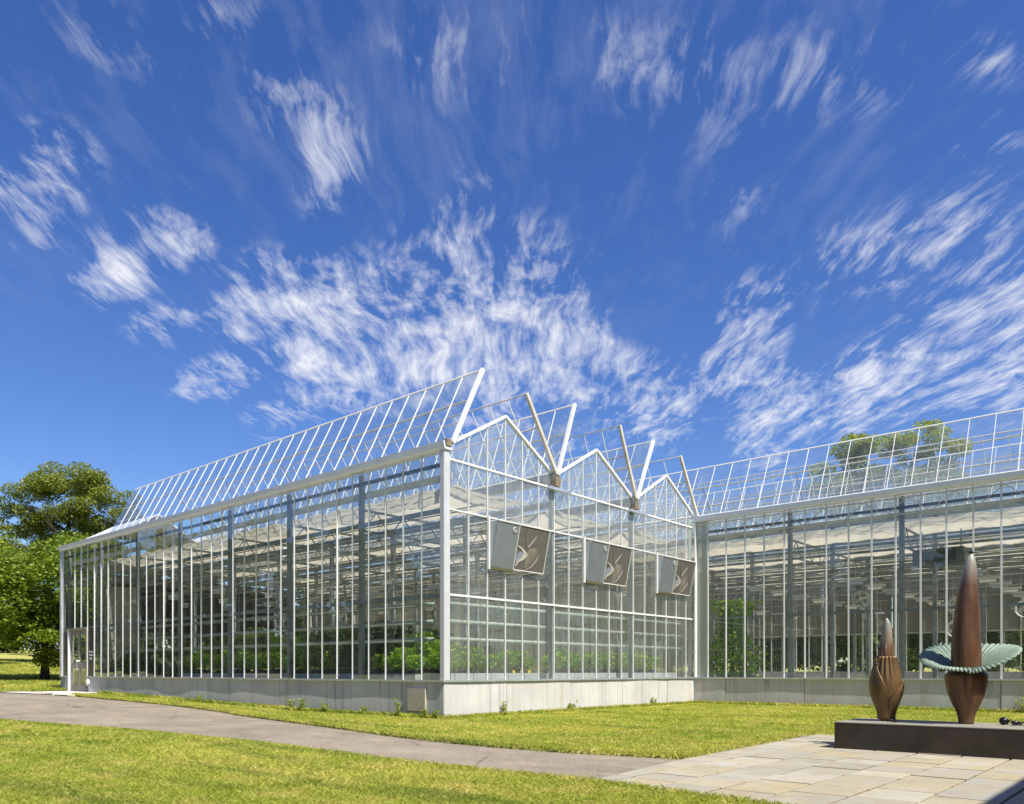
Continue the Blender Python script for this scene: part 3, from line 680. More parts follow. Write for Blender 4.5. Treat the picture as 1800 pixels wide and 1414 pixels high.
# --- wide open vent hoods on the gable front
def hood(g):
    y0 = V0+g*GB+2*PW+.02; y1 = y0+1.86; ym = y0+.75; xt, xb = .27, .05; z0, z1 = 3.40, 4.42; xw = FX+.05
    h = ob('vent_hood', None, GH, (0, y0, 0)); W_ = y1-y0; M_ = ym-y0
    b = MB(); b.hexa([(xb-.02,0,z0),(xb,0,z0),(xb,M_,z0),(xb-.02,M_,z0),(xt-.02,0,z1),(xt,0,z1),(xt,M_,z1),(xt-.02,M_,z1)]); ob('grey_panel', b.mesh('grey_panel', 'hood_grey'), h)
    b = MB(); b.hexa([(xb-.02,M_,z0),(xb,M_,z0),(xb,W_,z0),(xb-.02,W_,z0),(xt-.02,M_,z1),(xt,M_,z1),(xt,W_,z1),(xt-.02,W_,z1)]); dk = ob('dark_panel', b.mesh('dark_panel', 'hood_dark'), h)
    b = MB(); b.hexa([(xw,.0,z0),(xb-.021,.0,z0),(xb-.021,.012,z0),(xw,.012,z0),(xw,.0,z1),(xt-.021,.0,z1),(xt-.021,.012,z1),(xw,.012,z1)]); ob('cheek', b.mesh('cheek', 'hood_cheek'), h)
    b = MB(); b.hexa([(xw,W_-.012,z0),(xb-.021,W_-.012,z0),(xb-.021,W_,z0),(xw,W_,z0),(xw,W_-.012,z1),(xt-.021,W_-.012,z1),(xt-.021,W_,z1),(xw,W_,z1)]); ob('cheek', b.mesh('cheek', 'hood_cheek'), h)
    b = MB(); b.box(xw, xb+.02, 0, M_, z0-.06, z0-.004); ob('underside', b.mesh('underside', 'olive_metal'), h)
    b = MB()  # light edging
    def P(y, q, o_=.004): return Vector((xb+(xt-xb)*q+o_, y, z0+(z1-z0)*q))
    for ya, qa, yb, qb in ((M_,0,M_,1),(W_,0,W_,1),(M_,0,W_,0),(M_,1,W_,1),(0,1,M_,1)): b.bar(P(ya,qa), P(yb,qb), .022, .02, (1,0,0))
    ob('edging', b.mesh('edging', 'white_dull'), h)
    bp2 = ob('jamb', boxmesh('jamb', .06, .05, 1.2, 'white_paint'), h, (xw+.01, -.035, 3.34))
    # round emblem: ring with a bar through it
    b = MB(); c = P(M_*.80, .86, .01); n = 20; rad = .055
    sl = Vector((xt-xb, 0, z1-z0)).normalized(); yv = Vector((0,1,0))
    ring = [c+(yv*math.cos(2*PI*i/n)+sl*math.sin(2*PI*i/n))*rad for i in range(n+1)]; b.tube(ring, .011, 6, False); b.bar(c-yv*rad*.8, c+yv*rad*.8, .014, .014, (1,0,0)); ob('emblem', b.mesh('emblem', 'white_dull'), h)
    # reflection in the dark panel put in as thin pale leaf-like pieces
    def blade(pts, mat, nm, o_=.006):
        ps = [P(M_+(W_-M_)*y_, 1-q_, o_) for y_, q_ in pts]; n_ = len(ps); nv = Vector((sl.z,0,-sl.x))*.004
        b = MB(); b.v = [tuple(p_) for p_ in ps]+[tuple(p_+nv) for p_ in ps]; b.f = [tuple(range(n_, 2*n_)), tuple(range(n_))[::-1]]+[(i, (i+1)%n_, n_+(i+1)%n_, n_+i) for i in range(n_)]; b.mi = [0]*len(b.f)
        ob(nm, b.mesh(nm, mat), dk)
    blade([(.42,.47),(.62,.45),(.70,.52),(.60,.75),(.42,.95),(.34,.93),(.36,.72)], 'hood_tan', 'reflection_shape', .003)
    blade([(.03,.46),(.10,.465),(.26,.53),(.37,.60),(.38,.65),(.29,.75),(.14,.82),(.06,.92),(.035,.90),(.07,.82),(.20,.72),(.25,.63),(.17,.54),(.03,.478)], 'hood_pale', 'reflection_shape', .009)
    blade([(.03,.66),(.16,.57),(.25,.62),(.23,.70),(.10,.80),(.03,.84)], 'hood_blue', 'reflection_shape', .006)
    blade([(.35,.46),(.38,.47),(.54,.28),(.60,.17),(.52,.26)], 'hood_pale', 'reflection_shape', .007)
    blade([(.74,.60),(.755,.605),(.70,.75),(.58,.89),(.42,.972),(.26,.985),(.40,.962),(.56,.875),(.67,.74)], 'hood_pale', 'reflection_shape', .009)
    blade([(.31,.44),(.33,.45),(.27,.22),(.21,.10),(.24,.22)], 'hood_tan', 'reflection_shape', .008)
for g in range(3): hood(g)

# --- double door
DX0, DX1 = -MU[34], -MU[31]; dz0, dz1 = .27, 2.60
door = ob('double_door', None, GH, (DX0, 0, 0)); DW = DX1-DX0
boxpart('door_frame', door, .05, .13, -.02, .15, dz0-.02, dz1+.06, 'white_paint'); boxpart('door_frame', door, DW-.05, DW+.0, .0, .15, dz0, dz1, 'door_metal')
boxpart('door_frame', door, .13, DW, -.03, .15, dz1, dz1+.06, 'door_metal'); boxpart('transom', door, .131, DW-.051, .05, .13, dz1-.07, dz1-.001, 'door_metal')
lw = (DW-.13-.05-.01)/2
for i in range(2):
    lf = ob('door_leaf', None, door, (.135+i*(lw+.004), .08, dz0)); H = dz1-.08-dz0
    b = MB(); b.box(0,.085,-.025,.025,0,H); b.box(lw-.085,lw,-.025,.025,0,H); b.box(.085,lw-.085,-.025,.025,H-.10,H); b.box(.085,lw-.085,-.025,.025,0,.24); b.box(.085,lw-.085,-.026,.026,.86,1.08)
    ob('leaf_frame', b.mesh('leaf_frame', 'door_metal'), lf)
    boxpart('door_glass', lf, .085, lw-.085, -.004, .004, .24, .86, 'glass'); boxpart('door_glass', lf, .085, lw-.085, -.004, .004, 1.08, H-.10, 'glass')
    hx = lw-.07 if i == 0 else .07
    b = MB(); b.tube([(hx,-.03,.82),(hx,-.09,.84),(hx,-.09,1.14),(hx,-.03,1.16)], .012, 6); ob('handle', b.mesh('handle', 'aluminium'), lf)
# lettering beside the door
tx = bpy.data.curves.new('door_lettering', 'FONT'); tx.body = 'Service\nPortal\nonly'; tx.size = .12; tx.align_x = 'CENTER'; tx.space_line = 1.05; tx.extrude = .001; tx.materials.append(MATS['lettering'])
to_ = bpy.data.objects.new('t', tx); COL.objects.link(to_); dg_ = bpy.context.evaluated_depsgraph_get(); tm = bpy.data.meshes.new_from_object(to_.evaluated_get(dg_)); tm.name = 'lettering'; bpy.data.objects.remove(to_)
ob('lettering', tm, GH, (-(MU[30]+MU[31])/2, GY0-.009, 1.72), (PI/2,0,0))
wl = thing('wall_lamp', 'round white wall lamp on the concrete beside the double door', 'lamp', (-18.72,-.0,.62)); b = MB(); b.ball((0,-.07,0), (.10,.07,.12), 14, 8); ob('globe', b.mesh('globe', 'white_paint', True), wl); b = MB(); b.tube([(0,.0,0),(0,-.04,0)], .07, 12); ob('backplate', b.mesh('backplate', 'aluminium'), wl)
pq = thing('plaque', 'square tan stone plaque fixed on the grey concrete near the corner', 'plaque', (-.82,-.0,.17)); b = MB(); hw, hh, d = .285, .49, .055
b.v = [(-hw,0,0),(hw,0,0),(hw,0,hh),(-hw,0,hh),(-hw,-d,0),(hw,-d,0),(hw,-d,hh),(-hw,-d,hh)]; b.f = [(4,5,6,7),(0,4,7,3),(1,2,6,5),(3,7,6,2),(0,1,5,4)]; b.mi = [0]*5
ob('stone_face', b.mesh('stone_face', 'plaque_stone'), pq)

# ------------------------------------------------------------------ inside: heating pipes, benches, plants, machines
def heating(name, label, runs):
    t_ = thing(name, label, 'pipe')
    for pts, r_ in runs:
        b = MB(); b.tube(pts, r_, 8); ob('pipe', b.mesh('pipe', 'pipe_paint', True), t_)
    return t_
z3 = (2.52, 2.13, 1.74)
runs = [([(-.32, y0_, z), (-.32, y1_, z)], .05) for z in z3 for (y0_, y1_) in ((.42, 10.7),)]
runs += [([(-.32,.42,1.74),(-.32,.36,1.79),(-.32,.34,1.9),(-.32,.34,2.75)], .055)]
heating('heating_pipe', 'pale green heating pipes in three rows behind the gable front', runs)
heating('heating_pipe', 'grey heating pipes in three rows behind the long glazed side', [([(-L+.4,.36,z),(-.7,.36,z)], .05) for z in z3])
def bench(x0, x1, y0, y1, label, h=1.04):
    t_ = thing('growing_bench', label, 'bench', ((x0+x1)/2, (y0+y1)/2, .085)); dx, dy = (x1-x0)/2, (y1-y0)/2
    b = MB(); b.box(-dx,dx,-dy,dy,h-.24,h-.20); b.box(-dx,dx,-dy,-dy+.03,h-.20,h-.085); b.box(-dx,dx,dy-.03,dy,h-.20,h-.085); b.box(-dx,-dx+.03,-dy+.03,dy-.03,h-.20,h-.085); b.box(dx-.03,dx,-dy+.03,dy-.03,h-.20,h-.085)
    ob('tray', b.mesh('tray', 'bench_grey'), t_)
    for sx_ in (-1,1):
        for sy_ in (-1,1): boxpart('leg', t_, sx_*(dx-.08)-.02, sx_*(dx-.08)+.02, sy_*(dy-.08)-.02, sy_*(dy-.08)+.02, 0, h-.24, 'galvanised')
    return h+.085-.20
def leaf_cloud(n, cx, size, seed, flat=.6, pts=None):
    r = np.random.default_rng(seed)
    c = pts if pts is not None else cx(r, n)
    n = len(c); th = r.uniform(0, 2*PI, n); tilt = r.normal(0, flat, n); rl = r.uniform(0, 2*PI, n)
    ux = np.c_[np.cos(th)*np.cos(tilt), np.sin(th)*np.cos(tilt), np.sin(tilt)]
    nx_ = np.c_[-np.sin(th), np.cos(th), np.zeros(n)]; vz = np.cross(ux, nx_)
    k = r.normal(0, .7, n)[:,None]; vx = nx_*np.cos(k)+vz*np.sin(k)
    s_ = (size*r.uniform(.6,1.3,n))[:,None]
    V = np.stack([c-ux*s_*.5, c+vx*s_*.32, c+ux*s_*.6, c-vx*s_*.32], 1).reshape(-1,3)
    return V, np.arange(4*n).reshape(n,4)
PL = {}
def plant_meshes(key, rx, h, n, size, mat, seed):
    def f(r, n):
        a = r.uniform(0,2*PI,n); q = r.uniform(0,1,n)**.6; zz = r.uniform(.08,1,n); w_ = np.sin(np.clip(zz,.0,1)*2.6)**.5
        return np.c_[np.cos(a)*q*rx*w_*r.uniform(.7,1.15,n), np.sin(a)*q*rx*w_, zz*h]
    V, Fq = leaf_cloud(n, f, size, seed); PL[key] = npmesh('foliage', V, Fq, mat)
for i in range(4): plant_meshes(('low', i), .27, random.uniform(.34,.48), 460, .07, 'plant_leaf', 100+i); plant_meshes(('mid', i), .36, random.uniform(.75,1.05), 620, .085, 'plant_leaf', 120+i); plant_meshes(('dark', i), .42, random.uniform(.7,1.0), 620, .09, 'plant_leaf_dark', 140+i)
b = MB(); b.tube([(0,0,0),(0,0,.2)], [.10,.13], 10); PL['pot'] = b.mesh('pot', 'black_plastic')
b = MB(); b.tube([(0,0,.18),(0,0,.30)], [.012,.01], 5); PL['stem'] = b.mesh('stem', 'bark')
def plant(x, y, z, key, label, group, sc=1.0):
    t_ = thing('potted_plant', label, 'plant', (x, y, z), random.uniform(0,6.28), group); t_.scale = (sc,)*3
    ob('pot', PL['pot'], t_); ob('foliage', PL[key], t_, (0,0,.21)); return t_
zt = None
for i in range(3):
    y0 = .75+i*3.45; zt = bench(-1.45, -.55, y0, y0+3.2, ['grey bench of pots behind the first gable front','grey bench of pots behind the second gable front','grey bench of pots behind the third gable front'][i], .99)
    nP = 8 if i < 2 else 6
    for j in range(nP):
        for xx in (-.78, -1.2):
            if i == 1 and xx < -1 and j < 2: continue
            plant(xx+random.uniform(-.05,.05), y0+.22+j*.385+random.uniform(-.05,.05), zt, ('low', random.randrange(4)), ORD[j]+' leafy plant from the left, '+('front' if xx > -1 else 'back')+' row behind the '+ORD[i]+' gable front', 'potted plants on the gable front benches', random.uniform(.85,1.2))
for j in range(3):
    t_ = ob('plant_tag', boxmesh('plant_tag', .01, .09, .15, 'yellow_plastic'), None, (-.60, 2.95+.30*j, zt+.03+.005*j), None, None, ['left','middle','right'][j]+' one of three small yellow tags among the black pots on the first bench', 'tag', 'yellow tags on the first bench')
LONGB = [(-3.4,-.0),(-6.5,-3.6),(-9.7,-6.7),(-12.9,-9.9)]
names = ['nearest the corner post','second from the corner post','third from the corner post','fourth from the corner post']
for i, (xa, xb) in enumerate(LONGB):
    xa, xb = xa, min(xb, -1.6)
    zt = bench(xa, xb, .62, 2.1, 'grey bench of bushy plants along the long side, '+names[i], .97)
    nP = int((xb-xa)/.44)
    for j in range(nP):
        for r_, yy in enumerate((.85, 1.45, 1.9)):
            dk = (i == 1 and j > 3) or random.random() < .18
            plant(xa+.25+j*.44+random.uniform(-.06,.06), yy+random.uniform(-.06,.06), zt, (('dark' if dk else 'mid') if r_ else ('low' if not dk else 'dark'), random.randrange(4)), 'bushy plant '+ORD[nP-1-j]+' from the right, '+ORD[r_]+' row of the bench '+names[i], 'potted plants along the long side', random.uniform(.85,1.25))
for i in range(14):
    plant(-13.6-i*.34, .95+random.uniform(-.2,.3), .085, ('dark', random.randrange(4)), 'dark green bush '+ORD[i]+' from the right at the far end of the long side', 'dark bushes at the far end', random.uniform(1.3,1.7))
# deeper rows seen between the benches
for row, yy in enumerate((5.4, 8.9)):
    for i in range(5):
        plant(-7.5-i*1.5+random.uniform(-.2,.2), yy+random.uniform(-.2,.2), .085, (('mid','dark')[row], random.randrange(4)), ORD[i]+' tall leafy plant from the gable front, '+ORD[row]+' row on the greenhouse floor', 'plants on the floor inside', random.uniform(1.4,1.9))
# tree-like shrub inside the wing by the inner corner
sh = thing('leafy_shrub', 'tall leafy shrub inside the wing by the inner corner', 'shrub', (.75,12.1,.085))
def sf(r, n):
    cz = r.uniform(.3,3.2,n); a = r.uniform(0,2*PI,n); rad = (.35+.55*np.sin(cz*1.3)**2)*r.uniform(.2,1.1,n); return np.c_[np.cos(a)*rad*1.25, np.sin(a)*rad, cz]
V, Fq = leaf_cloud(2600, sf, .16, 5); ob('foliage', npmesh('foliage', V, Fq, 'plant_leaf'), sh); b = MB(); b.tube([(0,0,0),(.05,0,1.2),(0,.05,2.6)], [.05,.04,.015], 6); ob('stem', b.mesh('stem', 'bark'), sh)
# circulation fans
def fan(x, y, z, label):
    t_ = thing('circulation_fan', label, 'fan', (x,y,z)); b = MB(); n = 20
    for dz_ in (-.10,.10): b.tube([(math.cos(2*PI*i/n)*.24, dz_, math.sin(2*PI*i/n)*.24) for i in range(n+1)], .018, 5, False)
    for i in range(8): a = PI*i/4; b.bar((math.cos(a)*.24,-.1,math.sin(a)*.24), (math.cos(a)*.24,.1,math.sin(a)*.24), .04, .008)
    b.bar((-.24,-.11,0),(.24,-.11,0),.012,.012); b.bar((0,-.11,-.24),(0,-.11,.24),.012,.012); ob('guard', b.mesh('guard', 'heater_white'), t_)
    b = MB(); b.ball((0,0,0), (.07,.12,.07), 10, 6); ob('motor', b.mesh('motor', 'heater_white', True), t_)
    b = MB()
    for i in range(4): a = PI*i/2+.4; b.bar((math.cos(a)*.05,0,math.sin(a)*.05),(math.cos(a)*.21,.02,math.sin(a)*.21),.09,.008,(.5,1,.3))
    ob('blades', b.mesh('blades', 'heater_white'), t_); b = MB(); b.bar((0,0,.26),(0,0,4.4-z),.02,.02); ob('hanger', b.mesh('hanger', 'galvanised'), t_)
fan(-2.3,4.4,2.75,'white circulation fan hung behind the first gable front'); fan(-10.6,2.9,2.7,'white circulation fan hung in the middle of the long house')
fan(4.4,13.2,3.2,'white fan hung in the wing above the small bronze bud'); fan(6.9,13.6,2.9,'white fan hung in the wing right of the tall bronze spike'); fan(8.4,14.6,2.8,'white fan hung farthest right in the wing'); fan(6.6,14.9,2.3,'low white fan in the wing behind the green bronze ruff')
fan(-8.0,12.4,2.2,'white fan hung deep inside behind the middle of the long side')
# unit heater under the wing roof
uh = thing('unit_heater', 'dark box heater hung under the roof of the wing', 'heater', (6.75,12.4,3.95)); 
boxpart('casing', uh, -.62, .62, -.42, .42, 0, .42, 'dark_steel'); boxpart('grille', uh, -.45, .45, -.437, -.422, .08, .34, 'black_plastic'); boxpart('side_cover', uh, .621, .63, -.35, .35, .06, .36, 'galvanised')
b = MB(); b.tube([(.1,-.1,-.02),(.1,-.1,-.16)], [.2,.12], 12); ob('outlet', b.mesh('outlet', 'galvanised'), uh); boxpart('hanger', uh, -.5, -.47, -.02, .02, .42, .95, 'galvanised'); boxpart('hanger', uh, .47, .5, -.02, .02, .42, .95, 'galvanised')
# grow lamps in rows under the ceiling
glm = MB(); glm.box(-.28,.28,-.07,.07,.03,.10); glm.bar((0,0,.10),(0,0,.55),.01,.01); GL1 = glm.mesh('lamp_housing', 'heater_white'); glm = MB(); glm.hexa([(-.2,-.12,-.06),(.2,-.12,-.06),(.2,.12,-.06),(-.2,.12,-.06),(-.2,-.06,.028),(.2,-.06,.028),(.2,.06,.028),(-.2,.06,.028)]); GL2 = glm.mesh('reflector', 'aluminium')
for g in range(NG):
    for i in range(6):
        for dy in (.9, 2.75):
            x = -2.2-i*3.05
            t_ = thing('grow_lamp', ORD[i]+' white grow lamp from the gable end, '+('left' if dy < 1 else 'right')+' row under the '+ORD[g]+' roof bay', 'lamp', (x, V0+g*GB+dy, 3.55), 0, 'grow lamps of the gabled house' if g < 3 else 'grow lamps behind the wing'); ob('lamp_housing', GL1, t_); ob('reflector', GL2, t_)
    if g >= 3:
        for xi, x in enumerate((1.6, 4.6, 7.6)):
            for dy in (.9, 2.75):
                t_ = thing('grow_lamp', ORD[xi]+' white grow lamp from the inner corner, '+('near' if dy < 1 else 'far')+' row of the '+ORD[g]+' roof bay', 'lamp', (x, V0+g*GB+dy, 3.6), 0, 'grow lamps behind the wing'); ob('lamp_housing', GL1, t_); ob('reflector', GL2, t_)

# ------------------------------------------------------------------ bronze sculptures on their plinth
pb = thing('plinth', 'long dark bronze plinth carrying the two flower sculptures', 'plinth', (8.36,-.76,0))
PLX, PLY, PLZ = 3.75, 1.08, .354
b = MB(); b.box(0,PLX,0,PLY,-.03,PLZ-.012); ob('body', b.mesh('body', 'plinth_bronze'), pb); b = MB(); b.box(-.002,PLX+.002,-.002,PLY+.002,PLZ-.0115,PLZ); ob('sunlit_top', b.mesh('sunlit_top', 'plinth_sunlit_top'), pb)  # thin sheet carries the lighter sunlit tone of the top
def lathe(prof, n, mod=None, cap=True):
    """prof: (z, r, cx, cy); mod(theta, z, r) -> r"""
    b = MB()
    for (z, r, cx, cy) in prof:
        for k in range(n):
            a = 2*PI*k/n; rr_ = mod(a, z, r) if mod else r; b.v.append((cx+rr_*math.cos(a), cy+rr_*math.sin(a), z))
    for i in range(len(prof)-1):
        for k in range(n): b.f.append((i*n+k, i*n+(k+1)%n, (i+1)*n+(k+1)%n, (i+1)*n+k))
    if cap: b.f.append(tuple(range(n))[::-1]); b.f.append(tuple((len(prof)-1)*n+k for k in range(n)))
    b.mi = [0]*len(b.f); return b
def spl(pts, m_):
    P = np.array(pts, float); z = P[:,0]; zz = np.linspace(z[0], z[-1], m_)
    # smooth (cosine-windowed) resampling of the profile
    out = [zz]
    for c in range(1, P.shape[1]):
        y = np.interp(zz, z, P[:,c]); k = np.ones(5)/5; yp = np.r_[[y[0]]*2, y, [y[-1]]*2]; y2 = np.convolve(yp, k, 'valid'); y2[0] = y[0]; y2[-1] = y[-1]; out.append(y2)
    return [tuple(r) for r in np.array(out).T]
VIEW = math.atan2(CAM.y+.1, CAM.x-9.78)        # direction from the sculpture to the viewer
def adiff(a, b): return (a-b+PI) % (2*PI)-PI
RGT = Vector((math.cos(YAW), math.sin(YAW), 0))   # towards picture right
T = thing('flower_sculpture', 'tall bronze spike rising from a pleated green ruff', 'sculpture', (9.80,-.09,PLZ))
def m_body(a, z, r):
    d = adiff(a, VIEW+.05); f = 1-.10*math.exp(-(d/.10)**2)*min(1, z/.3) - .05*math.exp(-((d-.35)/.5)**2)*max(0, z-.3); return r*f
prof = spl([(0,.090,0,0),(.06,.092,0,0),(.147,.112,0,0),(.27,.170,0,0),(.392,.214,0,0),(.515,.240,0,0),(.60,.250,0,0),(.66,.25,0,0),(.685,.22,0,0),(.69,.17,0,0)], 40)
ob('cup', lathe(prof, 72, m_body, True).mesh('cup', 'bronze_body', True), T)
def m_sp(a, z, r):
    d = adiff(a, VIEW-.55); g_ = .24*math.exp(-(d/.13)**2)*max(0, min(1, (2.0-z)/.8)); d2 = adiff(a, VIEW-.9); return r*(1-g_+.03*math.cos(2*(a-VIEW)))
rs = [(.60,.165,0),(.787,.181,0),(1.0,.180,0),(1.14,.172,0),(1.32,.160,.006),(1.49,.147,.012),(1.67,.128,.02),(1.85,.105,.032),(2.02,.083,.044),(2.12,.062,.054),(2.18,.042,.059),(2.21,.018,.062),(2.215,.004,.062)]
prof = spl([(z, r, RGT.x*s_, RGT.y*s_) for z, r, s_ in rs], 70); prof[-1] = (2.216,.003,prof[-1][2],prof[-1][3])
ob('spike', lathe(prof, 72, m_sp, True).mesh('spike', 'bronze_tall', True), T)
# ruff: pleated funnel, low in front, high behind, with an overlap in front
def ruff():
    b = MB(); NT_, NR = 360, 12; ribs = 52
    for i in range(NT_+1):
        q = i/NT_; a = VIEW+.03+q*(2*PI+.16); d = 2*PI*q
        fr = math.cos(a-VIEW); rt = math.cos(a-YAW)
        R_ = .40+.20*(1-fr)*.5+.05*abs(rt)+.03*rt; zr = .86-.155*fr+.05*rt + .02*(1-fr)
        if fr > 0: R_ = .35+.15*(1-fr)+.05*abs(rt)+.03*rt
        for j in range(NR+1):
            s_ = j/NR; r = .19+(R_-.19)*s_; zb = .66+.0*s_
            z = .68+(zr-.68)*s_**.75 + .03*math.sin(PI*s_)
            pl_ = math.sin(a*ribs); amp = .014*s_**.8
            z += pl_*amp
            if s_ > .85: z -= (s_-.85)**2*1.0; r += pl_*.006
            z += .022*q*s_+.022*math.sin(3*a+.6)*s_*s_; r += .012*q+.03*math.sin(2*a+4*q)*s_*s_
            b.v.append((math.cos(a)*r, math.sin(a)*r, z))
    n1_ = NR+1
    for i in range(NT_):
        for j in range(NR): b.f.append((i*n1_+j, (i+1)*n1_+j, (i+1)*n1_+j+1, i*n1_+j+1))
    nv = len(b.v); b.v += [(x*1.0, y*1.0, z-.008) for x, y, z in b.v]
    top = list(b.f); b.f += [tuple(nv+k for k in f)[::-1] for f in top]
    for i in range(NT_): b.f.append((i*n1_+NR, (i+1)*n1_+NR, nv+(i+1)*n1_+NR, nv+i*n1_+NR))
    b.mi = [0]*len(b.f); return b
ob('ruff', ruff().mesh('ruff', 'verdigris', True), T)
def beetle_mesh():
    b = MB(); b.ball((0,0,.035), (.035,.055,.03), 10, 6); b.ball((0,.065,.03), (.022,.024,.02), 8, 5)
    b.bar((-.008,.085,.035),(-.012,.125,.06),.007,.007); b.bar((.008,.085,.035),(.02,.12,.055),.007,.007)
    for s_ in (-1,1):
        for y in (-.03,.01,.045): b.tube([(s_*.025,y,.03),(s_*.065,y*1.6,.05),(s_*.095,y*2.1,.0)], .006, 5)
    return b.mesh('bronze_beetle', 'black_bronze', True)
BM = beetle_mesh()
def beetle(loc, rot, sc, label):
    o = ob('bronze_beetle', BM, None, loc, rot, None, label, 'beetle', 'bronze beetles on the sculptures'); o.scale = (sc,)*3; return o
top = Vector((9.80,-.09,PLZ))+Vector((RGT.x*.06, RGT.y*.06, 2.205))
beetle(top, (.15,.1,.8), .62, 'small dark bronze beetle on the tip of the tall spike')
BL = Vector((8.84,-.12,PLZ))
Bd = thing('flower_sculpture', 'small closed bronze flower bud with folded pleated collar', 'sculpture', BL)
VB = math.atan2(CAM.y-BL.y, CAM.x-BL.x)
def smooth(x): x = max(0, min(1, x)); return x*x*(3-2*x)
def m_sp2(a, z, r): d = adiff(a, VB-.35); return r*(1-.16*math.exp(-(d/.12)**2)*smooth((1.25-z)/.4))
rs = [(.7,.118,-.006),(.88,.110,-.006),(1.03,.092,-.002),(1.16,.070,.006),(1.29,.052,.012),(1.36,.036,.010),(1.40,.018,.004),(1.415,.003,.001)]
prof = spl([(z, r, RGT.x*s_, RGT.y*s_) for z, r, s_ in rs], 46); prof[-1] = (1.415,.002,prof[-1][2],prof[-1][3])
ob('spike', lathe(prof, 56, m_sp2, True).mesh('spike', 'bronze_bud', True), Bd)
def m_sh(a, z, r):
    d = adiff(a, VB+.25); pl_ = math.sin(d*17)*.011*smooth((z-.48)/.25)*(1 if abs(d) < 1.5 else .4); return r+pl_
prof = spl([(0,.080,0,0),(.09,.082,0,0),(.18,.110,0,0),(.28,.150,0,0),(.40,.188,0,0),(.52,.196,0,0),(.64,.180,0,0),(.76,.152,0,0),(.86,.126,0,0),(.885,.122,0,0)], 44)
prof2 = [(z-.0, r-.012, x, y) for z, r, x, y in prof[::-1][:12]]
b = lathe(prof+prof2, 120, m_sh, False); ob('collar', b.mesh('collar', 'bronze_spathe', True), Bd)
def petal(acent, aw, z0, ztop, out, skew, nm):
    """overlapping sheath leaf hugging the bud"""
    b = MB(); na, nz = 22, 26; P = np.array(prof)
    for j in range(nz+1):
        q = j/nz; z = z0+(ztop-z0)*q; r0 = np.interp(z, P[:,0], P[:,1])
        for i in range(na+1):
            s_ = i/na*2-1; wdt = aw*math.sin(PI*min(1, .5+.5*q)*.98+.0) if q > .5 else aw
            wdt = aw*(1-smooth((q-.45)/.6)*.85)
            a = acent+skew*(q-.4)+s_*wdt; r = r0+out*(1-.45*s_*s_)*(1-.4*q)+.006+.004*math.sin(a*40)*q
            b.v.append((r*math.cos(a), r*math.sin(a), z))
    n1_ = na+1
    b.f = [(j*n1_+i, j*n1_+i+1, (j+1)*n1_+i+1, (j+1)*n1_+i) for j in range(nz) for i in range(na)]; b.mi = [0]*len(b.f)
    me = b.mesh(nm, 'bronze_spathe', True); o = ob(nm, me, Bd); md = o.modifiers.new('s', 'SOLIDIFY'); md.thickness = .012; return o
petal(VB-.95, 1.0, .03, .86, .034, -.25, 'sheath_leaf'); petal(VB+1.15, .95, .02, .56, .030, .5, 'sheath_leaf')
lf = BL-RGT*.145
beetle((lf.x, lf.y-.02, PLZ+.77), (1.2,.4,.6), .62, 'dark bronze beetle climbing the left edge of the small bud collar')
lf = BL-RGT*.095
beetle((lf.x, lf.y-.03, PLZ+1.0), (1.4,.2,.4), .5, 'dark bronze beetle clinging to the spike of the small bud')
beetle((9.03,-.40,PLZ), (0,0,1.0), .75, 'black bronze beetle on the plinth between the two flowers')
beetle((10.33,-.0,PLZ), (0,0,-1.0), .95, 'black bronze beetle resting near the right end of the plinth')
fr_ = thing('bronze_seed', 'round black bronze seed pod lying on the plinth at right', 'seed pod', (10.2,.02,PLZ)); b = MB(); b.ball((0,0,.05), (.055,.052,.05), 14, 9); ob('pod', b.mesh('pod', 'black_bronze', True), fr_); b = MB(); b.tube([(.045,0,.05),(.075,.01,.065),(.10,.0,.06)], [.012,.009,.005], 6); ob('stalk', b.mesh('stalk', 'black_bronze'), fr_)
# third flower, a copy of the bud added out of view to shade the plinth
def dup(o, loc, rz, label):
    c = o.copy(); COL.objects.link(c); c.location = loc; c.rotation_euler = (0,0,rz); c['label'] = label
    for ch in list(o.children): d = ch.copy(); COL.objects.link(d); d.parent = c
    return c
dup(Bd, (11.15,-.02,PLZ), 1.1, 'closed bronze bud added out of view at the right end of the plinth')

# ------------------------------------------------------------------ trees
def crown_points(r, clumps, n, shell=.55):
    C_ = np.array([c[:3] for c in clumps]); Rr = np.array([c[3:6] for c in clumps]); wts = (Rr.prod(1))**.67; wts /= wts.sum()
    k = r.choice(len(C_), n, p=wts); d = r.normal(size=(n,3)); d /= np.linalg.norm(d,axis=1)[:,None]
    q = r.uniform(shell**3, 1, n)**(1/3); return C_[k]+d*q[:,None]*Rr[k]
def limb_tree(b, base, h, r0, spread, seed, levels=2, first=.35):
    r = random.Random(seed); b.tube([base, (base[0]+r.uniform(-.1,.1), base[1], base[2]+h*.5), (base[0]+r.uniform(-.3,.3), base[1]+r.uniform(-.3,.3), base[2]+h)], [r0*1.15, r0*.8, r0*.25], 9)
    ends = []
    for i in range(9):
        q = first+(1-first)*i/9; a = i*2.4+r.uniform(-.3,.3); s_ = Vector((base[0], base[1], base[2]+h*q)); ln = spread*(1.1-.5*q)
        m_ = s_+Vector((math.cos(a)*ln*.5, math.sin(a)*ln*.5, ln*.28)); e = s_+Vector((math.cos(a)*ln, math.sin(a)*ln, ln*.62)); b.tube([s_, m_, e], [r0*.42*(1.1-q*.6), r0*.26, r0*.07], 6); ends.append(e)
        for t2 in range(3):
            a2 = a+r.uniform(-1,1); e2 = m_+Vector((math.cos(a2)*ln*.5, math.sin(a2)*ln*.5, ln*r.uniform(.1,.5))); b.tube([m_, e2], [r0*.14, r0*.04], 5); ends.append(e2)
    return ends
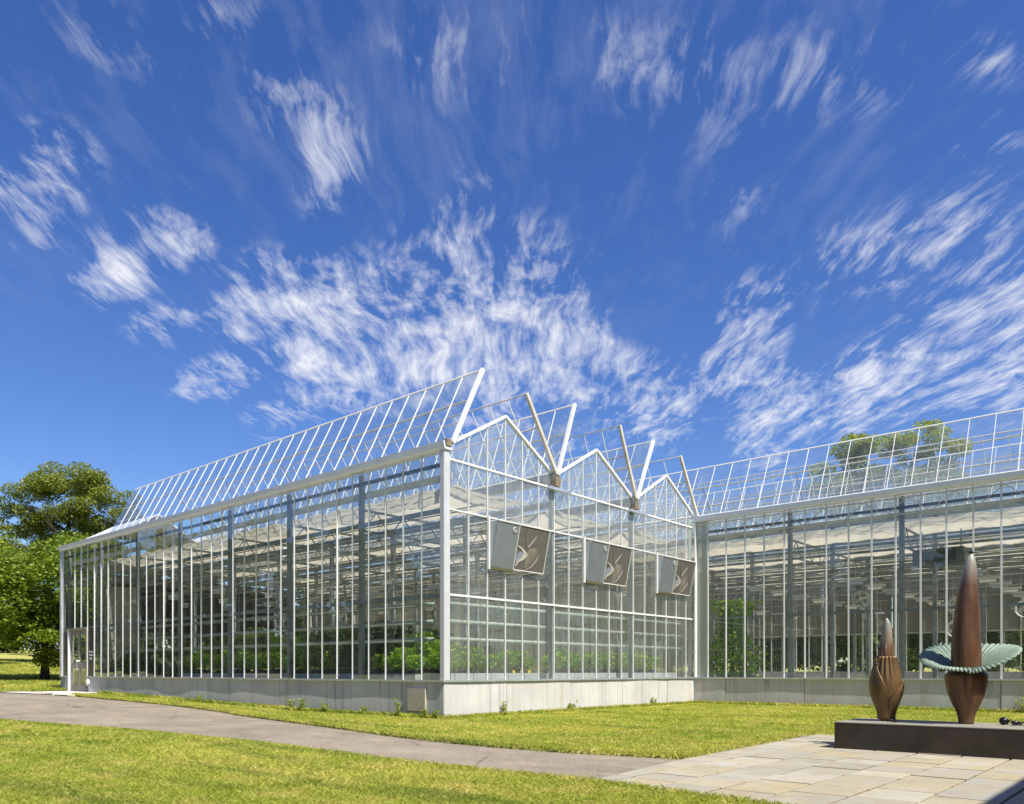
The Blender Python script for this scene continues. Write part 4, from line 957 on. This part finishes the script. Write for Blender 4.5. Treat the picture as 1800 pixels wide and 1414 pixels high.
def tree(name, label, loc, h_tr, clumps, n, size, mat, seed, r0, spread, group=None, shell=.55, first=.35):
    t_ = thing(name, label, 'tree', loc, 0, group); r = np.random.default_rng(seed)
    b = MB(); limb_tree(b, (0,0,-.1), h_tr, r0, spread, seed, first=first); ob('trunk', b.mesh('trunk', 'bark', True), t_)
    V, Fq = leaf_cloud(n, None, size, seed, .55, crown_points(r, clumps, n, shell)); ob('crown', npmesh('crown', V, Fq, mat), t_); return t_
def px(x, D):    # point on the ground seen at picture column x and distance D
    r = (x-900)/F*D; X = CAM.x+r*math.cos(YAW)-D*math.sin(YAW); Y = CAM.y+r*math.sin(YAW)+D*math.cos(YAW); return X, Y, float(gz(X, Y))
def clump_ball(seed, n, R_, c, k=.34, low=-1):
    r = np.random.default_rng(seed); out = []
    for i in range(n):
        d = r.normal(size=3); d /= np.linalg.norm(d)
        if d[2] < low: d[2] = -d[2]
        q = r.uniform(.45,.95); s_ = r.uniform(.7,1.25)*k
        out.append((c[0]+d[0]*R_[0]*q, c[1]+d[1]*R_[1]*q, c[2]+d[2]*R_[2]*q, R_[0]*s_, R_[1]*s_, R_[2]*s_*.72))
    return out
# round maple left of the house
X, Y, Z = px(79, 42)
cl = clump_ball(3, 110, (4.1,4.1,3.75), (0,0,4.75), .25)+clump_ball(4, 40, (3.8,3.8,1.7), (0,0,2.5), .26)
tree('maple_tree', 'round bright green maple standing on the lawn left of the greenhouse', (X,Y,Z), 6.5, cl, 76000, .165, 'maple_leaf', 11, .24, 2.6, None, .3, .3)
# tall oak behind it
X, Y, Z = px(118, 64)
cl = []
for (cx, cz, rx_, rz_) in [(-4.3,12.6,1.3,1.1),(-3.2,13.9,1.6,1.4),(-1.6,14.6,1.9,1.6),(.6,14.9,1.9,1.6),(2.6,14.6,1.8,1.6),(4.1,12.8,1.6,1.5),(-4.0,10.8,1.5,1.2),(-2.4,11.7,1.7,1.4),(-.2,12.3,2.0,1.5),(2.0,12.2,2.0,1.5),(3.6,10.8,1.9,1.5),(-3.2,8.8,1.9,1.4),(.6,9.9,2.2,1.6),(2.6,9.2,2.2,1.7),(-.8,7.8,1.5,1.1),(4.2,8.4,1.9,1.8),(-.8,9.6,2.0,1.6)]:
    for k in range(5): cl.append((cx*math.cos(YAW)+random.uniform(-.8,.8)*rx_, cx*math.sin(YAW)+random.uniform(-1.6,1.6), cz+random.uniform(-.6,.6)*rz_, rx_*.62, rx_*.62, rz_*.5))
tree('oak_tree', 'tall open oak with bare limbs showing, behind the round maple', (X,Y,Z), 12.5, cl, 60000, .185, 'oak_leaf', 12, .42, 4.4, None, .4, .45)
X, Y, Z = px(-40, 58); tree('oak_tree', 'oak whose branches reach in at the left edge above the maple', (X,Y,Z), 8.5, clump_ball(8, 40, (3.6,3.6,3.4), (0,0,7.2), .26), 16000, .19, 'oak_leaf', 14, .35, 3.8, None, .4)
# tree rising behind the wing's roof
X, Y, Z = px(1580, 52)
cl = []
for (cx, cz, rx_, rz_) in [(-3.6,14.6,1.5,1.0),(-2.2,15.1,1.3,.8),(-.4,15.4,1.3,.8),(.8,15.0,1.2,1.0),(2.6,16.3,1.0,.6),(3.4,15.2,1.2,1.0),(-4.6,12.8,1.6,1.2),(-2.6,13.0,1.8,1.3),(0,13.4,1.8,1.3),(2.4,13.2,1.8,1.3),(4.2,13.0,1.5,1.2),(-3.5,10.8,1.8,1.3),(-.8,11,2,1.4),(2,11,2,1.4),(3.8,10.8,1.6,1.2),(-2,8.8,2,1.2),(1.4,8.6,2,1.2)]:
    for k in range(5): cl.append((cx*math.cos(YAW)+random.uniform(-.7,.7)*rx_, cx*math.sin(YAW)+random.uniform(-1.4,1.4), cz+.65+random.uniform(-.6,.6)*rz_, rx_*.6, rx_*.6, rz_*.5))
tree('ash_tree', 'yellow green tree rising behind the raised roof of the wing', (X,Y,Z), 13, cl, 34000, .19, 'gold_leaf', 21, .34, 4.0, None, .35, .45)
# trees closing the view behind the greenhouse, seen through its glass
BT = []
for i, (xp, D, h_) in enumerate([(230,52,7.5),(330,55,8.2),(430,53,6.5),(540,60,7.2),(650,62,6.5),(760,60,7.5),(880,64,6.5),(1000,62,7.0),(1130,66,7.2),(1250,60,6.2),(1350,62,6.8),(1450,58,6.2),(1660,60,6.6),(1760,57,6.2),(1860,60,7.0)]):
    X, Y, Z = px(xp, D)
    if i < 3:
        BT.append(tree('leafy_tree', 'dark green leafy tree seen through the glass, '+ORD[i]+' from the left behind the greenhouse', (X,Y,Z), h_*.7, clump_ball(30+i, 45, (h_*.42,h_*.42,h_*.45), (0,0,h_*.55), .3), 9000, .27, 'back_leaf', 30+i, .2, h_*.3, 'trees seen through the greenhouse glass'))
        BT[-1]['h'] = h_
    else:
        src = BT[i % 3]; c = dup(src, (X,Y,Z), random.uniform(0,6), 'dark green leafy tree seen through the glass, '+ORD[i]+' from the left behind the greenhouse'); s_ = h_/src['h']; c.scale = (s_*1.15, s_*1.15, s_)
# wood across the lawn behind the viewer, mirrored in the long glazed side
r = np.random.default_rng(77); cl = []
WP = np.array([(-92,-10,18),(-66,-24,16.5),(-48,-34,15),(-40,-39,11.5),(-35,-43,9.5),(-24,-46,12),(-8,-47,14),(12,-47,14),(30,-44,13)], float); wd_ = np.r_[0, np.cumsum(np.hypot(*np.diff(WP[:,:2], axis=0).T))]
for i in range(70):
    q = wd_[-1]*i/69; x = np.interp(q, wd_, WP[:,0]); y = np.interp(q, wd_, WP[:,1])+r.uniform(-3,1); hh = np.interp(q, wd_, WP[:,2])*r.uniform(.9,1.08); cl += [(x+c[0], y+c[1], c[2]+float(gz(x, y)), c[3], c[4], c[5]) for c in clump_ball(200+i, 9, (3.2,3.2,hh*.44), (0,0,hh*.5), .46)]
    for k in range(7): cl.append((x+r.uniform(-2.8,2.8), y+r.uniform(0,4), r.uniform(.6,2.4)+float(gz(x, y)), 2.6, 2.2, 1.9))
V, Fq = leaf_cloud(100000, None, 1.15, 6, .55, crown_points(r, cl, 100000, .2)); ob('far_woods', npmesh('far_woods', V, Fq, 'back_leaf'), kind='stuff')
r = np.random.default_rng(78); cl = []
for i in range(60):
    X, Y, Z = px(-260+i*38, 88+r.uniform(-6,8)); hh = r.uniform(5,8); cl += [(X+c[0], Y+c[1], c[2]+Z, c[3], c[4], c[5]) for c in clump_ball(400+i, 6, (2.8,2.8,hh*.45), (0,0,hh*.48), .45)]
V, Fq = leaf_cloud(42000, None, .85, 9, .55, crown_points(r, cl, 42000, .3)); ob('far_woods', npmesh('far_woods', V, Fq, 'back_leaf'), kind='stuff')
# building right of the viewer; its edge casts the shadow in the corner of the terrace
bd = thing('brick_building', 'red brick building edge right of the terrace throwing its shadow on the paving', 'building', (14.52,-8.2,0)); boxpart('wall', bd, 0, 5, 0, 14.0, -.1, 5.45, 'brick_red'); boxpart('parapet', bd, -.03, 5.03, -.03, 14.03, 5.451, 5.65, 'landing_concrete')

# ------------------------------------------------------------------ grass blades, weeds
def blades(name, G, dens, seed, hgt, wid, dmax=60, edge=None):
    """scatter short blades over the part of a lawn sheet that the picture can see"""
    r = np.random.default_rng(seed); nv, nu = G.shape[:2]
    A = G[:-1,:-1]; B = G[:-1,1:]; C_ = G[1:,1:]; D_ = G[1:,:-1]
    ar = .5*np.abs((C_-A)[...,0]*(D_-B)[...,1]-(C_-A)[...,1]*(D_-B)[...,0]); cen = (A+B+C_+D_)/4
    dx, dy = cen[...,0]-CAM.x, cen[...,1]-CAM.y; dep = -dx*math.sin(YAW)+dy*math.cos(YAW); lat = dx*math.cos(YAW)+dy*math.sin(YAW)
    vis = (dep > 4.2)&(dep < dmax)&(np.abs(lat) < .68*dep+.8)
    lam = ar*dens(np.maximum(dep, 3.5))*vis; n = r.poisson(lam); i0 = np.repeat(np.arange(n.size), n.ravel())
    s_, t_ = r.uniform(size=(2, len(i0))); pick = lambda M: M.reshape(-1,2)[i0]
    p = (pick(A)*(1-s_)[:,None]+pick(B)*s_[:,None])*(1-t_)[:,None]+(pick(D_)*(1-s_)[:,None]+pick(C_)*s_[:,None])*t_[:,None]
    d = dep.ravel()[i0]; return p, d
def blade_mesh(name, p, d, hgt, seed, mat='grass_blade', wmin=.0028, zoff=.01):
    r = np.random.default_rng(seed); n = len(p); z = gz(p[:,0], p[:,1])+zoff
    h = hgt*r.uniform(.45,1.4,n); a = r.uniform(0,2*PI,n); wd = np.maximum(wmin, d*.00042)*r.uniform(.7,1.4,n); ln = h*r.uniform(.2,1.6,n); b2 = r.uniform(0,2*PI,n)
    base = np.c_[p, z]; sx_ = np.c_[np.cos(a), np.sin(a), np.zeros(n)]*wd[:,None]; lean = np.c_[np.cos(b2)*ln, np.sin(b2)*ln, np.zeros(n)]
    up = np.c_[np.zeros(n), np.zeros(n), h]
    v0 = base-sx_; v1 = base+sx_; v2 = base+sx_*.75+up*.6+lean*.35; v3 = base-sx_*.75+up*.6+lean*.35; v4 = base+up+lean
    V = np.stack([v0,v1,base+sx_*.8+up*.6+lean*.4,v4],1).reshape(-1,3); k = np.arange(n)[:,None]*4
    T_ = np.concatenate([k+[[0,1,2]], k+[[0,2,3]]], 0)
    return ob(name, npmesh(name, V, T_, mat), kind='stuff', label=None)
def grid_of(o): pass
def resheet(A, B, nu, nv):
    def res(P, n):
        P = np.array(P, float); d = np.r_[0, np.cumsum(np.hypot(*np.diff(P, axis=0).T))]; s_ = np.linspace(0, d[-1], n); return np.c_[np.interp(s_, d, P[:,0]), np.interp(s_, d, P[:,1])]
    a, b = res(A, nu), res(B, nu); t_ = np.linspace(0,1,nv)[:,None,None]; return a[None]*(1-t_)+b[None]*t_
D1 = lambda d: np.clip(9500*(7.0/d)**1.9, 250, 9500)
G = resheet(near[3:]+[(9.2,pfront(9.2)),(11,pfront(11))], [(-30,-26),(-14,-20),(0,-17),(8,-15),(14,-13)], 160, 90)
p, d = blades('grass', G, D1, 1, 0, 0); blade_mesh('grass', p, d, .030, 2)
G = resheet(mlo[:6]+[(.3,-2.84)], [(-17.6,-.03),(-10,-.03),(0,-.03),(.3,-.03)], 140, 24); p, d = blades('grass', G, lambda d: np.clip(6000*(9/d)**1.8, 300, 6000), 3, 0, 0); blade_mesh('grass', p, d, .036, 4)
G = resheet([(.3,-2.845)]+mlo[6:]+padl[1:]+[(8.2,1.46),(11,1.5),(14,1.5)], [(.3,-2.8),(.02,-1),(.02,4),(.02,10.9),(4,10.96),(9,10.96),(14,10.96)], 180, 90); p, d = blades('grass', G, lambda d: np.clip(6200*(9/d)**1.7, 300, 6200), 5, 0, 0); blade_mesh('grass', p, d, .032, 6)
G = resheet([(-70,-20)]+far[:4]+[(-20.9,-2.25),(-21.8,-.6),(-21.8,0)], [(-70,70),(-60,70),(-50,70),(-40,70),(-30,70),(-21.8,60)], 120, 120); p, d = blades('grass', G, lambda d: np.clip(330*(28/d)**2, 20, 330), 7, 0, 0, 110); blade_mesh('grass', p, d, .09, 8)
def clumps_in(G_lo, G_hi, n, seed):
    r = np.random.default_rng(seed); out = []
    for i in range(n):
        c = np.array([r.uniform(G_lo[0], G_hi[0]), r.uniform(G_lo[1], G_hi[1])]); m_ = int(r.uniform(60, 260)); out.append(c+r.normal(0, r.uniform(.05,.16), (m_,2)))
    p = np.concatenate(out); dx = p-np.array([CAM.x, CAM.y]); d = -dx[:,0]*math.sin(YAW)+dx[:,1]*math.cos(YAW); k = (d > 4.5); return p[k], d[k]
p, d = clumps_in((.6,-2.2), (7.0,10.4), 60, 51); blade_mesh('grass', p, d, .05, 52)
p, d = clumps_in((-5,-8.6), (6.5,-6.2), 70, 53); blade_mesh('grass', p, d, .05, 54)
# ragged longer grass along the edges of path, terrace and walls
def edge_grass(P, n, w_, h_, seed):
    r = np.random.default_rng(seed); P = np.array(P, float); dd = np.r_[0, np.cumsum(np.hypot(*np.diff(P, axis=0).T))]; s_ = r.uniform(0, dd[-1], n)
    p = np.c_[np.interp(s_, dd, P[:,0]), np.interp(s_, dd, P[:,1])]+r.normal(0, w_, (n,2)); dx = p-np.array([CAM.x, CAM.y]); d = -dx[:,0]*math.sin(YAW)+dx[:,1]*math.cos(YAW); k = d > 4; return p[k], d[k], h_, seed
for P, n, w_, h_, sd in [(near[4:]+[(9.2,pfront(9.2)),(10.5,pfront(10.5))], 14000, .045, .042, 21), (mlo, 15000, .04, .042, 22), (padl, 6000, .035, .035, 23), ([(-17.5,-.06),(0,-.06)], 7000, .035, .10, 24), ([(.06,-.1),(.06,10.9)], 5000, .035, .09, 25), ([(.1,10.93),(12,10.93)], 4500, .035, .10, 26)]:
    p, d, h_, sd = edge_grass(P, n, w_, h_, sd); blade_mesh('grass', p, d, h_, sd+40)
def weed(x, y, h_, seed, mat, label, sp=.10):
    t_ = thing('weed', label, 'weed', (x, y, float(gz(x))+.01)); r = np.random.default_rng(seed); b = MB(); pts = []
    for i in range(4):
        a = r.uniform(0,6.28); e = Vector((math.cos(a)*sp, math.sin(a)*sp*.5, h_*r.uniform(.6,1))); b.tube([(0,0,0), e*.5+Vector((0,0,h_*.06)), e], [.006,.005,.003], 5)
        for q in np.linspace(.2,1,9): pts.append(np.array(e*float(q))+r.normal(0,.022,3))
    ob('stem', b.mesh('stem', 'weed_leaf'), t_); c = np.repeat(np.array(pts), 3, 0)+r.normal(0,.012,(len(pts)*3,3)); V, Fq = leaf_cloud(0, None, .055, seed, .6, c); ob('foliage', npmesh('foliage', V, Fq, mat), t_)
for i, (x, y, h_, lb) in enumerate([(-1.32,-.12,.50,'tall leafy weed against the concrete left of the stone plaque'),(-.38,-.16,.24,'low yellowing weed below the stone plaque by the corner'),(.10,1.82,.34,'leafy weed against the front concrete right of the corner'),(-5.55,-.10,.34,'thin pale weed along the shaded concrete, left of a close pair'),(-5.05,-.10,.36,'thin pale weed along the shaded concrete, right of a close pair'),(-4.1,-.10,.26,'small weed against the shaded concrete midway to the plaque'),(-2.6,-.10,.22,'tiny weed against the shaded concrete before the plaque'),(.10,4.4,.26,'spiky weed by the second panel joint of the front concrete'),(.10,8.4,.30,'wispy weed against the front concrete near the inner corner'),(8.9,10.86,.52,'pale bushy weed against the wing wall at the right edge'),(-.1,-.12,.2,'yellow weed tuft at the foot of the greenhouse corner'),(-10.4,-.1,.22,'small weed by the shaded concrete under the fifth column')]):
    weed(x, y, h_, 300+i, 'weed_leaf', lb, .10 if h_ < .4 else .16)
